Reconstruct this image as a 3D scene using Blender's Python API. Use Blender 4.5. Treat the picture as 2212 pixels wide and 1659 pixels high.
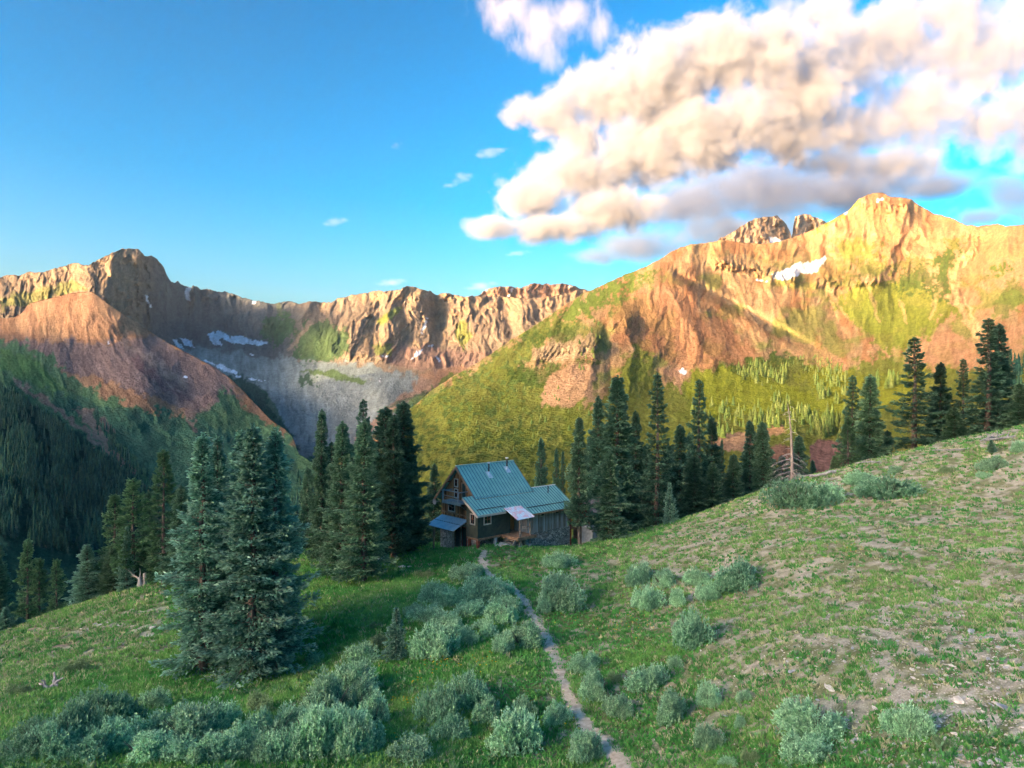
import bpy, math, random
import numpy as np
from mathutils import Vector, Matrix
for o in list(bpy.data.objects): bpy.data.objects.remove(o)
scene = bpy.context.scene
COL = scene.collection
R = math.radians
# ------------------------------------------------------------------ camera, sky, sun, exposure
F = 1535.9; CX = 1106.0; CY = 829.5          # focal length and centre in reference units (frame 2212 x 1659)
cam_d = bpy.data.cameras.new('camera'); cam = bpy.data.objects.new('camera', cam_d); COL.objects.link(cam)
cam.location = (0, 0, 0); cam.rotation_euler = (R(90), 0, 0)
cam_d.sensor_fit = 'HORIZONTAL'; cam_d.angle = 2*math.atan(1106/F)
cam_d.clip_start = 0.5; cam_d.clip_end = 40000
scene.camera = cam
TR = np.array([0.80, 0.60]); TR = TR/np.linalg.norm(TR)   # where the sunlight travels (plan)
SUN_EL = R(13.5); TAN = math.tan(SUN_EL)
sun_d = bpy.data.lights.new('sun', 'SUN'); sun = bpy.data.objects.new('sun', sun_d); COL.objects.link(sun)
sun_d.energy = 3.3; sun_d.angle = R(0.5); sun_d.color = (1.0, 0.77, 0.44)
tv = Vector((TR[0]*math.cos(SUN_EL), TR[1]*math.cos(SUN_EL), -math.sin(SUN_EL)))
sun.rotation_euler = tv.to_track_quat('-Z', 'Y').to_euler()
world = bpy.data.worlds.new('World'); scene.world = world; world.use_nodes = True
wn = world.node_tree; wn.nodes.clear()
wo = wn.nodes.new('ShaderNodeOutputWorld'); bg = wn.nodes.new('ShaderNodeBackground')
sky = wn.nodes.new('ShaderNodeTexSky'); sky.sky_type = 'NISHITA'; sky.sun_disc = False
sky.sun_elevation = SUN_EL; sky.sun_rotation = math.atan2(-TR[0], -TR[1])
sky.altitude = 0; sky.air_density = 1.0; sky.dust_density = 3.2; sky.ozone_density = 2.8
hsv = wn.nodes.new('ShaderNodeHueSaturation'); hsv.inputs['Saturation'].default_value = 1.22; hsv.inputs['Hue'].default_value = .48
gm = wn.nodes.new('ShaderNodeGamma'); gm.inputs[1].default_value = 1.82
wn.links.new(sky.outputs[0], gm.inputs[0]); wn.links.new(gm.outputs[0], hsv.inputs['Color']); wn.links.new(hsv.outputs[0], bg.inputs[0])
bg.inputs[1].default_value = 0.066
wn.links.new(bg.outputs[0], wo.inputs[0])
scene.view_settings.view_transform = 'Standard'; scene.view_settings.look = 'None'
scene.view_settings.exposure = 1.46; scene.view_settings.gamma = 1.0
cy = scene.cycles
cy.max_bounces = 8; cy.diffuse_bounces = 4; cy.glossy_bounces = 2; cy.transmission_bounces = 4
cy.volume_bounces = 6; cy.transparent_max_bounces = 8; cy.use_denoising = True
cy.caustics_reflective = False; cy.caustics_refractive = False
# ------------------------------------------------------------------ helpers
def tag(o, label=None, cat=None, group=None, kind=None):
    if label: o['label'] = label
    if cat: o['category'] = cat
    if group: o['group'] = group
    if kind: o['kind'] = kind
    return o
def unproj(px, py, D):
    return ((px-CX)/F*D, D, -(py-CY)/F*D)
_tab = np.random.RandomState(7).rand(512, 512)
def vnoise(x, y, s=0):
    x = np.asarray(x, float) + s*17.31; y = np.asarray(y, float) + s*9.77
    xi = np.floor(x).astype(int); yi = np.floor(y).astype(int); fx = x-xi; fy = y-yi
    fx = fx*fx*fx*(fx*(fx*6-15)+10); fy = fy*fy*fy*(fy*(fy*6-15)+10)
    a = _tab[xi & 511, yi & 511]; b = _tab[(xi+1) & 511, yi & 511]; c = _tab[xi & 511, (yi+1) & 511]; d = _tab[(xi+1) & 511, (yi+1) & 511]
    return (a*(1-fx)+b*fx)*(1-fy) + (c*(1-fx)+d*fx)*fy
def fbm(x, y, o=4, s=0):
    r = 0; a = .5; t = 0
    for i in range(o):
        r = r + a*vnoise(x, y, s+i*3); t += a; a *= .5; x = x*2.03; y = y*2.03
    return r/t
def ridged(x, y, o=4, s=0):
    r = 0; a = .5; t = 0; w = 1
    for i in range(o):
        n = 1-np.abs(2*vnoise(x, y, s+i*5)-1); n = n*n
        r = r + a*n*w; w = np.clip(n*1.6, 0, 1); t += a; a *= .52; x = x*2.07; y = y*2.07
    return r/t
def sstep(a, b, x):
    t = np.clip((np.asarray(x, float)-a)/(b-a), 0, 1); return t*t*(3-2*t)
def sharp(x, y, o=4, s=0):                     # ridged noise with sharp crests
    r = 0; a = .5; t = 0; w = 1
    for i in range(o):
        n = 1-np.abs(2*vnoise(x, y, s+i*5)-1); r = r+a*n*w; w = np.clip(n*1.3, .2, 1); t += a; a *= .55; x = x*2.13; y = y*2.13
    return r/t
def blocks(x, y, o=2, s=0):                    # fractured rock: cell noise, each cell its own height, with cracks
    r = 0; a = 1.; tt = 0
    for i in range(o):
        xx = x+s*5.3; yy = y+s*3.1; xi = np.floor(xx).astype(int); yi = np.floor(yy).astype(int); f1 = np.full(np.shape(xx), 9.); f2 = f1.copy(); h = f1*0
        for dx in (-1, 0, 1):
            for dy in (-1, 0, 1):
                cx, cy_ = xi+dx, yi+dy; d = np.hypot(cx+_tab[cx & 511, cy_ & 511]-xx, cy_+_tab[(cx+77) & 511, (cy_+31) & 511]-yy); m = d < f1
                f2 = np.where(m, f1, np.minimum(f2, d)); h = np.where(m, _tab[(cx+13) & 511, (cy_+191) & 511], h); f1 = np.minimum(f1, d)
        r = r+a*(h*.7+.3*np.clip((f2-f1)*3, 0, 1)); tt += a; a *= .5; x = x*2.3+7.1; y = y*2.3+3.7; s += 1
    return r/tt
class TPS:                                     # thin plate spline through scattered control points
    def __init__(s, P, V, reg=1e-3, sc=None):
        P = np.array(P, float); s.sc = sc or np.abs(P).max(); P = P/s.sc; n = len(P)
        d = np.linalg.norm(P[:, None]-P[None], axis=2)
        K = np.where(d > 0, d*d*np.log(d+1e-12), 0) + reg*np.eye(n)
        Q = np.hstack([np.ones((n, 1)), P]); A = np.zeros((n+3, n+3)); A[:n, :n] = K; A[:n, n:] = Q; A[n:, :n] = Q.T
        s.w = np.linalg.solve(A, np.concatenate([np.array(V, float), np.zeros(3)])); s.P = P
    def __call__(s, x, y):
        x = np.asarray(x, float)/s.sc; y = np.asarray(y, float)/s.sc; n = len(s.P)
        r = s.w[n]+s.w[n+1]*x+s.w[n+2]*y
        for i in range(n):
            d2 = (x-s.P[i, 0])**2+(y-s.P[i, 1])**2
            r = r + s.w[i]*.5*d2*np.log(d2+1e-12)
        return r
def mesh_np(name, V, Fc, mats, col=None, smooth=True, parent=None, colname='Col', mi=None):
    """V (n,3), Fc (m,3|4) or list of such arrays -> one mesh object"""
    me = bpy.data.meshes.new(name)
    if not isinstance(Fc, list): Fc = [Fc]
    V = np.asarray(V, np.float32); me.vertices.add(len(V)); me.vertices.foreach_set('co', V.ravel())
    tot = sum(f.size for f in Fc); nf = sum(len(f) for f in Fc)
    me.loops.add(tot); me.loops.foreach_set('vertex_index', np.concatenate([f.ravel() for f in Fc]).astype(np.int32))
    ls = []; st = 0
    for f in Fc:
        ls.append(st+np.arange(len(f))*f.shape[1]); st += f.size
    me.polygons.add(nf); me.polygons.foreach_set('loop_start', np.concatenate(ls).astype(np.int32))
    me.polygons.foreach_set('use_smooth', np.full(nf, smooth))
    if mi is not None: me.polygons.foreach_set('material_index', np.asarray(mi, np.int32))
    me.update(calc_edges=True); me.validate()
    if col is not None:
        a = me.color_attributes.new(colname, 'FLOAT_COLOR', 'POINT')
        c = np.ones((len(V), 4), np.float32); c[:, :col.shape[1]] = col; a.data.foreach_set('color', c.ravel())
    for m in (mats if isinstance(mats, (list, tuple)) else [mats]): me.materials.append(m)
    o = bpy.data.objects.new(name, me); COL.objects.link(o)
    if parent: o.parent = parent
    return o
def grid_faces(nr, nc, off=0):
    i = np.arange(nr-1)[:, None]*nc + np.arange(nc-1)[None]; i = i.ravel()+off
    return np.stack([i, i+1, i+1+nc, i+nc], 1)
def poly_sd(px, py, poly):                     # signed distance, >0 inside
    P = np.array(poly, float); d = np.full(px.shape, 1e9); ins = np.zeros(px.shape, bool)
    for i in range(len(P)):
        a = P[i]; b = P[(i+1) % len(P)]; e = b-a; wx = px-a[0]; wy = py-a[1]
        t = np.clip((wx*e[0]+wy*e[1])/(e@e+1e-9), 0, 1); d = np.minimum(d, (wx-t*e[0])**2+(wy-t*e[1])**2)
        c = ((a[1] <= py) != (b[1] <= py)); 
        with np.errstate(divide='ignore', invalid='ignore'):
            xx = a[0]+(py-a[1])/(b[1]-a[1] if b[1] != a[1] else 1e-9)*e[0]
        ins ^= c & (px < xx)
    d = np.sqrt(d); return np.where(ins, d, -d)
# ------------------------------------------------------------------ materials
def new_mat(name):
    m = bpy.data.materials.new(name); m.use_nodes = True; nt = m.node_tree; b = nt.nodes['Principled BSDF']
    b.inputs['Roughness'].default_value = .9; b.inputs['Specular IOR Level'].default_value = .15
    return m, nt, b
def N(nt, t, **kw):
    n = nt.nodes.new(t)
    for k, v in kw.items():
        if hasattr(n, k): setattr(n, k, v)
        else: n.inputs[k.replace('_', ' ')].default_value = v
    return n
def noise_col(name, c1, c2, scale=4, detail=6, rough=.85, bump=0, bscale=20, stretch=None, spec=.2, metal=0, bdist=.02, lo=.35, hi=.65, coord='Object'):
    m, nt, b = new_mat(name); L = nt.links.new
    tc = N(nt, 'ShaderNodeTexCoord'); src = tc.outputs[coord]
    if stretch:
        mp = N(nt, 'ShaderNodeMapping'); mp.inputs['Scale'].default_value = stretch; L(src, mp.inputs[0]); src = mp.outputs[0]
    n = N(nt, 'ShaderNodeTexNoise', Scale=scale, Detail=detail, Roughness=.6); L(src, n.inputs['Vector'])
    r = N(nt, 'ShaderNodeValToRGB'); r.color_ramp.elements[0].color = (*c1, 1); r.color_ramp.elements[1].color = (*c2, 1)
    r.color_ramp.elements[0].position = lo; r.color_ramp.elements[1].position = hi
    L(n.outputs[0], r.inputs[0]); L(r.outputs[0], b.inputs['Base Color'])
    b.inputs['Roughness'].default_value = rough; b.inputs['Specular IOR Level'].default_value = spec; b.inputs['Metallic'].default_value = metal
    if bump:
        n2 = N(nt, 'ShaderNodeTexNoise', Scale=bscale, Detail=6); L(src, n2.inputs['Vector'])
        bp = N(nt, 'ShaderNodeBump', Strength=bump, Distance=bdist); L(n2.outputs[0], bp.inputs['Height']); L(bp.outputs[0], b.inputs['Normal'])
    return m
def terrain_mat(name, s1, s2, bump_d, bs=.6, amt=.5):
    """surface colour from the Col attribute (real albedo patches), broken up by world-scale noise"""
    m, nt, b = new_mat(name); L = nt.links.new
    tc = N(nt, 'ShaderNodeTexCoord'); a = N(nt, 'ShaderNodeAttribute', attribute_name='Col')
    n1 = N(nt, 'ShaderNodeTexNoise', Scale=s1, Detail=8, Roughness=.65); L(tc.outputs['Object'], n1.inputs['Vector'])
    n2 = N(nt, 'ShaderNodeTexNoise', Scale=s2, Detail=4, Roughness=.6); L(tc.outputs['Object'], n2.inputs['Vector'])
    mr = N(nt, 'ShaderNodeMapRange'); mr.inputs[1].default_value = .3; mr.inputs[2].default_value = .7; mr.inputs[3].default_value = 1-amt; mr.inputs[4].default_value = 1+amt
    mx = N(nt, 'ShaderNodeMath', operation='ADD'); L(n1.outputs[0], mx.inputs[0]); L(n2.outputs[0], mx.inputs[1])
    hf = N(nt, 'ShaderNodeMath', operation='MULTIPLY'); hf.inputs[1].default_value = .5; L(mx.outputs[0], hf.inputs[0]); L(hf.outputs[0], mr.inputs[0])
    vm = N(nt, 'ShaderNodeVectorMath', operation='SCALE'); L(a.outputs['Color'], vm.inputs[0]); L(mr.outputs[0], vm.inputs['Scale']); L(vm.outputs[0], b.inputs['Base Color'])
    bp = N(nt, 'ShaderNodeBump', Strength=bs, Distance=bump_d); L(mx.outputs[0], bp.inputs['Height']); L(bp.outputs[0], b.inputs['Normal'])
    b.inputs['Roughness'].default_value = 1; b.inputs['Specular IOR Level'].default_value = 0
    return m
# ------------------------------------------------------------------ mountains
MT = terrain_mat('mountain_surface', .05, .3, 5.0, .9, .34)
class Flow:                                    # noise stretched down the local fall line
    def __init__(s, PX, PY, th):
        s.w = []; s.c = []; PX = PX+(fbm(PX/34, PY/34, 4, 81)-.5)*22; PY = PY+(fbm(PX/30, PY/30, 4, 83)-.5)*16
        for k in range(-75, 76, 25):
            a = math.radians(k); w = np.clip(1-np.abs(th-a)/math.radians(25), 0, 1)
            s.w.append(w); s.c.append((PX*math.cos(a)-PY*math.sin(a)+k*7, PX*math.sin(a)+PY*math.cos(a)))
    def __call__(s, f, sa, sb, o=4, seed=0):
        r = 0
        for w, (A, B) in zip(s.w, s.c):
            if w.max() > 0: r = r+w*f(A/sa, B/sb, o, seed)
        return r
def sheet(name, xr, sky, bot, ctrl, flow, disp, paint, step=2.0, back=(900, .55), mat=None, jag=1.0):
    """Mountain flank built at its own distance: skyline and foot traced, distances from control points, relief by noise, far side falling away behind."""
    x0, x1 = xr
    lo = np.linspace(-1300, -60, 40); mid = np.arange(-60, 2272, step); hi = np.linspace(2275, 3500, 40)
    px = np.concatenate([lo, mid, hi]); px = px[(px >= x0) & (px <= x1)]
    S = np.array(sky, float); ys = np.interp(px, S[:, 0], S[:, 1])
    ys = ys + jag*((fbm(px/9., px*0, 4, 3)-.5)*6 + (vnoise(px/3.1, px*0, 5)-.5)*2)
    B = np.array(bot, float); yb = np.interp(px, B[:, 0], B[:, 1]); yb = np.maximum(yb, ys+4)
    nr = int(max(30, (yb-ys).max()/step)); v = np.linspace(0, 1, nr)[:, None]
    PX = np.broadcast_to(px, (nr, len(px))); PY = ys[None]+v*(yb-ys)[None]
    C = np.array(ctrl, float); t = TPS(C[:, :2], np.log(C[:, 2]), 1e-4, 1000.)
    LD = t(PX, PY)
    LD = np.minimum(LD, math.log(3600))
    fl = np.array(flow, float); w = 0; th = 0
    for fx, fy, an in fl:
        k = 1/((PX-fx)**2+(PY-fy)**2+3e3); w = w+k; th = th+k*an
    th = np.radians(th/w)                      # direction of the fall line in the picture, from vertical
    FN = Flow(PX, PY, th); LD = LD + disp(PX, PY, FN)
    D = np.exp(LD)
    X = (PX-CX)/F*D; Z = -(PY-CY)/F*D
    V = np.stack([X, D, Z], 2)
    col = paint(PX, PY, FN); fine = (FN(fbm, 6, 22, 4, 131)-.5)*1.0+(fbm(PX/2.3, PY/2.3, 2, 133)-.5)*.5; col = col*(1+fine)[..., None]; snow = (col.min(-1) > .45)[..., None]; col = np.where(snow, col*.9, col*np.array((.70, .68, .64)))
    # far side
    nb = 14; top = V[0]; hor = top[:, :2]/np.linalg.norm(top[:, :2], axis=1)[:, None]
    rows = []; cr = []
    for k in range(nb, 0, -1):
        q = k/nb; d = back[0]*q*q; z = top[:, 2]-d*back[1] + (fbm(px/30., px*0+k*.7, 3, 8)-.5)*18*q-1.5
        rows.append(np.concatenate([top[:, :2]+hor*d, z[:, None]], 1)); cr.append(col[0])
    V = np.concatenate([np.array(rows), V], 0); col = np.concatenate([np.array(cr), col], 0)
    n_r, n_c = V.shape[:2]
    o = mesh_np(name, V.reshape(-1, 3), grid_faces(n_r, n_c)[:, ::-1], mat or MT, col.reshape(-1, 3))
    tag(o, kind='structure')
    return dict(px=px, ys=ys, yb=yb, nr=nr, D=D, V=V[nb:], o=o, PX=PX, PY=PY)
def sample(sh, px, py):                        # world point of a sheet in the direction (px,py)
    j = int(np.clip(np.searchsorted(sh['px'], px), 1, len(sh['px'])-1)); y0 = sh['ys'][j]; y1 = sh['yb'][j]
    i = (py-y0)/(y1-y0)*(sh['nr']-1); i = int(np.clip(round(i), 0, sh['nr']-1)); return sh['V'][i, j]
def blend(col, c, m):
    m = np.clip(m, 0, 1)[..., None]; return col*(1-m)+np.array(c)*m
class Painter:
    def __init__(s, PX, PY, base):
        s.PX, s.PY = PX, PY; s.c = np.ones(PX.shape+(3,))*np.array(base)
        s.wx = (fbm(PX/14, PY/14, 4, 21)-.5)*2; s.wy = (fbm(PX/14, PY/14, 4, 41)-.5)*2; s.n = fbm(PX/5, PY/5, 4, 61)
    def poly(s, P, c, feather=4, warp=14, op=1., speck=0.):
        sd = poly_sd(s.PX+s.wx*warp, s.PY+s.wy*warp, P); m = sstep(-feather*.6, feather*.6, sd+(speck*60+8)*(s.n-.5))
        s.c = blend(s.c, c, m*op)
    def line(s, P, c, w=4, warp=6, op=1.):
        P = np.array(P, float); d = np.full(s.PX.shape, 1e9); x = s.PX+s.wx*warp; y = s.PY+s.wy*warp
        for a, b in zip(P[:-1], P[1:]):
            e = b-a; t = np.clip(((x-a[0])*e[0]+(y-a[1])*e[1])/(e@e), 0, 1)
            d = np.minimum(d, np.hypot(x-a[0]-t*e[0], y-a[1]-t*e[1]))
        s.c = blend(s.c, c, sstep(w*1.3, w*.5, d)*op)
    def mask(s, m, c): s.c = blend(s.c, c, m)
ROCK = (.28, .215, .155); ROCKD = (.16, .125, .10); SCREE = (.27, .33, .335); RED = (.38, .19, .11); ORANGE = (.37, .255, .145)
PINK = (.30, .19, .155); GREEN = (.11, .19, .03); GREENL = (.20, .27, .035); DARKG = (.05, .11, .06); SNOW = (.68, .72, .78); TAN_ = (.44, .31, .18)
GREEND = (.065, .15, .05)
# --- left peak, cirque and central ridge
skyC = [(-1300, 640), (-600, 610), (-200, 600), (0, 598), (20, 593), (43, 596), (60, 589), (92, 588), (110, 581), (133, 576), (160, 568), (193, 574), (207, 563), (233, 551), (263, 538), (280, 535.5), (300, 539), (313, 554), (328, 552.6), (340, 559), (353, 576), (360, 593), (370, 608), (377, 611), (383, 606), (390, 613), (405, 619), (412, 621), (417, 616), (433, 623), (467, 629), (487, 631), (517, 639), (547, 650), (567, 651), (587, 656), (610, 653), (623, 651), (647, 656), (676, 650), (693, 652), (713, 654), (733, 643), (756, 638), (800, 630), (856, 627), (879, 618), (900, 621), (920, 628), (930, 629), (943, 638), (963, 631), (983, 638), (1003, 640), (1030, 638), (1076, 641), (1116, 643), (1150, 645), (1183, 640), (1216, 636), (1233, 631), (1254, 625), (1300, 640), (1500, 700), (3500, 900)]
ctC = [(-1300, 640, 1700), (-500, 620, 1750), (-500, 750, 1350), (0, 597, 1850), (150, 572, 1850), (0, 665, 1600), (150, 640, 1650), (275, 537, 1950), (245, 600, 1740), (215, 650, 1560), (300, 610, 1930), (340, 640, 2130), (300, 690, 1800), (360, 592, 2350), (420, 622, 2560), (550, 650, 2650), (700, 655, 2800), (880, 620, 2700), (1050, 640, 2700), (1250, 622, 2600),
       (380, 700, 2250), (400, 728, 2150), (480, 720, 2300), (600, 740, 2250), (560, 690, 2400), (700, 740, 2100), (660, 700, 2250), (760, 700, 2350), (860, 740, 2150), (880, 780, 1750), (1000, 790, 1700), (1000, 740, 2150), (1150, 700, 2200), (430, 770, 1700), (480, 795, 1620), (560, 820, 1550), (650, 790, 1750), (700, 820, 1450), (830, 850, 1180), (930, 830, 1300), (900, 805, 1480), (1050, 800, 1600), (600, 900, 1150), (700, 900, 1150), (800, 890, 1150), (640, 960, 900), (750, 960, 950), (900, 900, 1100), (650, 1060, 620), (900, 1060, 650), (300, 1000, 800), (2000, 900, 1500)]
flC = [(100, 640, -10), (300, 620, 10), (500, 700, -10), (640, 700, -25), (760, 690, -25), (900, 700, -8), (1100, 700, 20), (600, 860, 20), (800, 860, -30), (650, 930, -0), (450, 700, 20)]
def dispC(PX, PY, FN):
    cliff = np.clip(sstep(800, 765, PY+(PX-880)*-.06)*sstep(640, 760, PX) + sstep(385, 330, PX)*sstep(740, 660, PY), 0, 1)
    wall = sstep(760, 690, PY)*(1-cliff)
    g = FN(sharp, 42, 90, 5, 2); g2 = FN(blocks, 15, 30, 3, 9)*.7+FN(sharp, 12, 26, 4, 9)*.6; g2 = g2*(1-.45*sstep(330, 250, PX)); g = g*(1-.55*sstep(330, 250, PX)); lg = fbm(PX/120, PY/90, 3, 12)-.5
    talus = 1-np.clip(cliff+wall, 0, 1)
    d = -cliff*(g*.08+g2*.032+FN(blocks, 6, 11, 2, 19)*.010) - wall*(g*.035+g2*.014) + lg*.03*(cliff+wall*.5) - talus*(ridged(PX/40, PY/14, 4, 30)*.006)
    # big buttresses of the central ridge, catching the light on their left
    for x, y, rx, ry, h in ((760, 700, 45, 60, .05), (850, 700, 45, 75, .07), (905, 655, 25, 45, .05), (985, 690, 35, 60, .05), (1055, 700, 30, 60, .04), (1130, 690, 30, 50, .04), (690, 735, 50, 35, .05)):
        u = (PX-x)/rx; w = (PY-y)/ry; r = np.exp(-(u*u+w*w)); d = d-h*r*1.2
    for x, y, rx, ry, h in ((948, 690, 22, 75, .09), (880, 720, 14, 30, .03), (1100, 690, 16, 50, .05)):
        u = (PX-x-(PY-y)*.15)/rx; w = (PY-y)/ry; d = d+h*np.exp(-(u*u+w*w))
    return d
def paintC(PX, PY, FN):
    p = Painter(PX, PY, ROCK); g = FN(sharp, 16, 40, 4, 9); p.mask(sstep(.5, .9, FN(blocks, 15, 30, 3, 9))*.5, (.38, .28, .19))
    p.mask(sstep(.35, .1, g)*.5, ROCKD); p.mask(sstep(.5, .75, fbm(PX/50, PY/16, 4, 71))*.5, TAN_)
    p.mask(sstep(285, 345, PX)*sstep(700, 600, PX)*.85, (.125, .145, .155))  # bluish shade of the peak's right face and headwall put into the rock colour
    p.poly([(330, 745), (450, 750), (560, 770), (700, 775), (800, 790), (900, 810), (980, 845), (900, 890), (860, 1060), (560, 1100), (560, 880), (430, 800)], SCREE, 8, 16)
    p.mask(sstep(.45, .7, fbm(PX/30, PY/60, 4, 75))*sstep(820, 860, PY)*.4, (.17, .20, .22))
    p.poly([(800, 760), (900, 745), (1150, 770), (1100, 830), (960, 850), (930, 800), (850, 790)], PINK, 8, 14, .8)
    p.poly([(900, 805), (1100, 780), (1150, 850), (1000, 900), (900, 880)], (.34, .20, .13), 7, 16, .8)
    p.poly([(915, 845), (985, 800), (1010, 850), (900, 895), (840, 890)], GREEN, 4, 12, .8)
    # dark green knob and meadows
    p.poly([(570, 690), (625, 675), (640, 720), (600, 745), (565, 730)], GREEND, 5, 14, .85, .3)
    p.poly([(632, 740), (660, 700), (705, 688), (745, 715), (762, 755), (720, 775), (660, 782), (635, 770)], GREEND, 5, 16, .85, .3)
    p.line([(670, 697), (650, 725), (622, 755)], (.36, .27, .2), 4, 5, .9)
    p.line([(605, 680), (600, 640)], GREENL, 5, 5, .3)
    p.poly([(810, 690), (860, 660), (870, 670), (838, 695), (815, 700)], GREENL, 4, 8, .8)
    p.poly([(985, 700), (1005, 695), (1020, 725), (1000, 755), (985, 730)], GREENL, 4, 8, .7)
    p.poly([(805, 750), (850, 740), (850, 765), (810, 765)], GREENL, 4, 8, .7)
    p.poly([(640, 700+100), (720, 800), (795, 822), (780, 830), (700, 815)], GREEN, 3, 8, .8)
    p.poly([(645, 815), (680, 812), (680, 830), (650, 835)], DARKG, 3, 8, .9, .3)
    p.poly([(500, 840), (560, 880), (605, 905), (590, 922), (540, 900), (480, 860)], GREEN, 4, 10, .7)
    p.poly([(560, 835), (600, 880), (615, 915), (600, 905), (575, 870)], GREEND, 3, 6, .7)
    p.poly([(450, 815), (520, 810), (560, 830), (600, 900), (640, 960), (640, 1010), (500, 1000), (440, 900)], (.025, .085, .055), 6, 14, .9)
    p.poly([(560, 1000), (640, 985), (760, 990), (900, 1010), (950, 1200), (400, 1200)], (.045, .12, .06), 6, 14, .9)
    p.poly([(610, 1085), (650, 1040), (680, 1030), (660, 1100), (640, 1180)], GREENL, 4, 12, .6)
    p.poly([(0, 640), (60, 630), (160, 610), (190, 625), (60, 660), (0, 670)], GREENL, 6, 12, .5)
    p.line([(770, 950), (835, 890), (880, 855), (920, 840)], (.38, .25, .18), 9, 8, .9)
    p.line([(838, 880), (880, 860), (930, 845), (960, 830)], DARKG, 4, 8, .7)
    S = lambda P, w=2.: p.poly(P, SNOW, 1.2, w)
    S([(447, 722), (470, 716), (483, 716), (497, 728), (520, 724), (545, 735), (575, 738), (577, 744), (560, 747), (535, 742), (522, 745), (500, 741), (490, 733), (473, 733), (480, 748), (468, 746), (455, 736)])
    S([(371, 734), (380, 733), (402, 752), (388, 752)]); S([(389, 731), (412, 736), (418, 750), (398, 745)])
    S([(437, 774), (470, 787), (500, 798), (513, 803), (510, 812), (480, 798), (450, 784)]); S([(500, 803), (522, 815), (512, 815)]); S([(533, 816), (580, 824), (545, 822)])
    S([(402, 621), (412, 620), (411, 650), (404, 648), (400, 632)]); S([(545, 651), (555, 652), (550, 659), (543, 657)])
    S([(313, 638), (318, 640), (328, 664), (322, 662)], 1); S([(512, 738), (520, 737), (516, 745)], 1); S([(541, 763), (553, 767), (545, 769)], 1)
    S([(900, 757), (912, 754), (912, 761), (893, 776), (888, 778)]); S([(943, 770), (951, 774), (948, 780)]); S([(820, 815), (824, 814), (822, 826), (818, 824)]); S([(827, 768), (837, 769), (832, 772)]); S([(925, 748), (936, 746), (934, 752)])
    S([(920, 685), (926, 685), (912, 722), (908, 722)], 1.5)
    return p.c
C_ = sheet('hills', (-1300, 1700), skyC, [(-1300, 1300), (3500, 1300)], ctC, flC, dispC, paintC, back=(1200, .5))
# --- far ridge
skyD = [(950, 700), (1020, 645), (1034, 636), (1056, 623), (1083, 620), (1106, 620), (1116, 621), (1126, 622), (1146, 613), (1180, 613.5), (1216, 613), (1240, 617), (1254, 624), (1300, 632), (1400, 660)]
def paintD(PX, PY, FN):
    p = Painter(PX, PY, (.27, .17, .13)); p.mask(sstep(.5, .7, fbm(PX/20, PY/5, 3, 5))*.5, (.2, .14, .13))
    p.poly([(1038, 632), (1056, 621), (1050, 630)], SNOW, 1, 1); p.poly([(1098, 640), (1106, 620), (1108, 622), (1102, 642)], SNOW, 1, 1)
    p.poly([(1226, 615), (1240, 618), (1236, 624)], SNOW, 1, 1); return p.c
sheet('hills', (950, 1400), skyD, [(950, 720), (1400, 720)], [(950, 640, 4200), (1400, 620, 4200), (950, 720, 3300), (1400, 720, 3300), (1150, 615, 4400)], [(1100, 600, 0)],
      lambda PX, PY, FN: -FN(sharp, 24, 60, 4, 2)*.03-FN(blocks, 9, 20, 2, 2)*.015, paintD, back=(900, .5))
# --- red spur and forested slope on the left
skyB = [(-1300, 800), (-500, 720), (-100, 680), (0, 668), (43, 661), (100, 646), (150, 634), (183, 630), (200, 631), (213, 639), (233, 656), (267, 679), (300, 699), (333, 722), (367, 742), (417, 769), (467, 795), (490, 812), (520, 838), (547, 868), (583, 905), (617, 929), (633, 946), (645, 980), (700, 1015), (760, 1045), (850, 1080), (1000, 1130), (3500, 1700)]
ctB = [(-1000, 760, 900), (-400, 720, 1150), (0, 668, 1620), (100, 648, 1580), (190, 631, 1540), (60, 700, 1400), (0, 712, 1350), (250, 690, 1380), (245, 735, 1250), (150, 735, 1240), (333, 722, 1430), (400, 760, 1300), (467, 795, 1160), (400, 830, 1000), (300, 800, 950), (0, 800, 850), (200, 900, 760), (450, 900, 850), (560, 890, 950), (633, 950, 800), (0, 1000, 480), (200, 1000, 600), (300, 1030, 620), (450, 1000, 680), (0, 1250, 250), (300, 1250, 330), (600, 1100, 500), (850, 1085, 480), (0, 1500, 150), (-600, 1400, 170), (-800, 1000, 400), (800, 1400, 230), (300, 1500, 170)]
flB = [(100, 700, -10), (400, 800, 45), (100, 900, 40), (300, 1000, 35), (550, 1000, 40)]
def dispB(PX, PY, FN):
    g = FN(ridged, 45, 140, 4, 33); return -g*.02*sstep(632, 700, PY) - FN(ridged, 14, 50, 4, 6)*.004 - (fbm(PX/60, PY/60, 4, 3)-.5)*.03*sstep(640, 760, PY)
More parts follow.
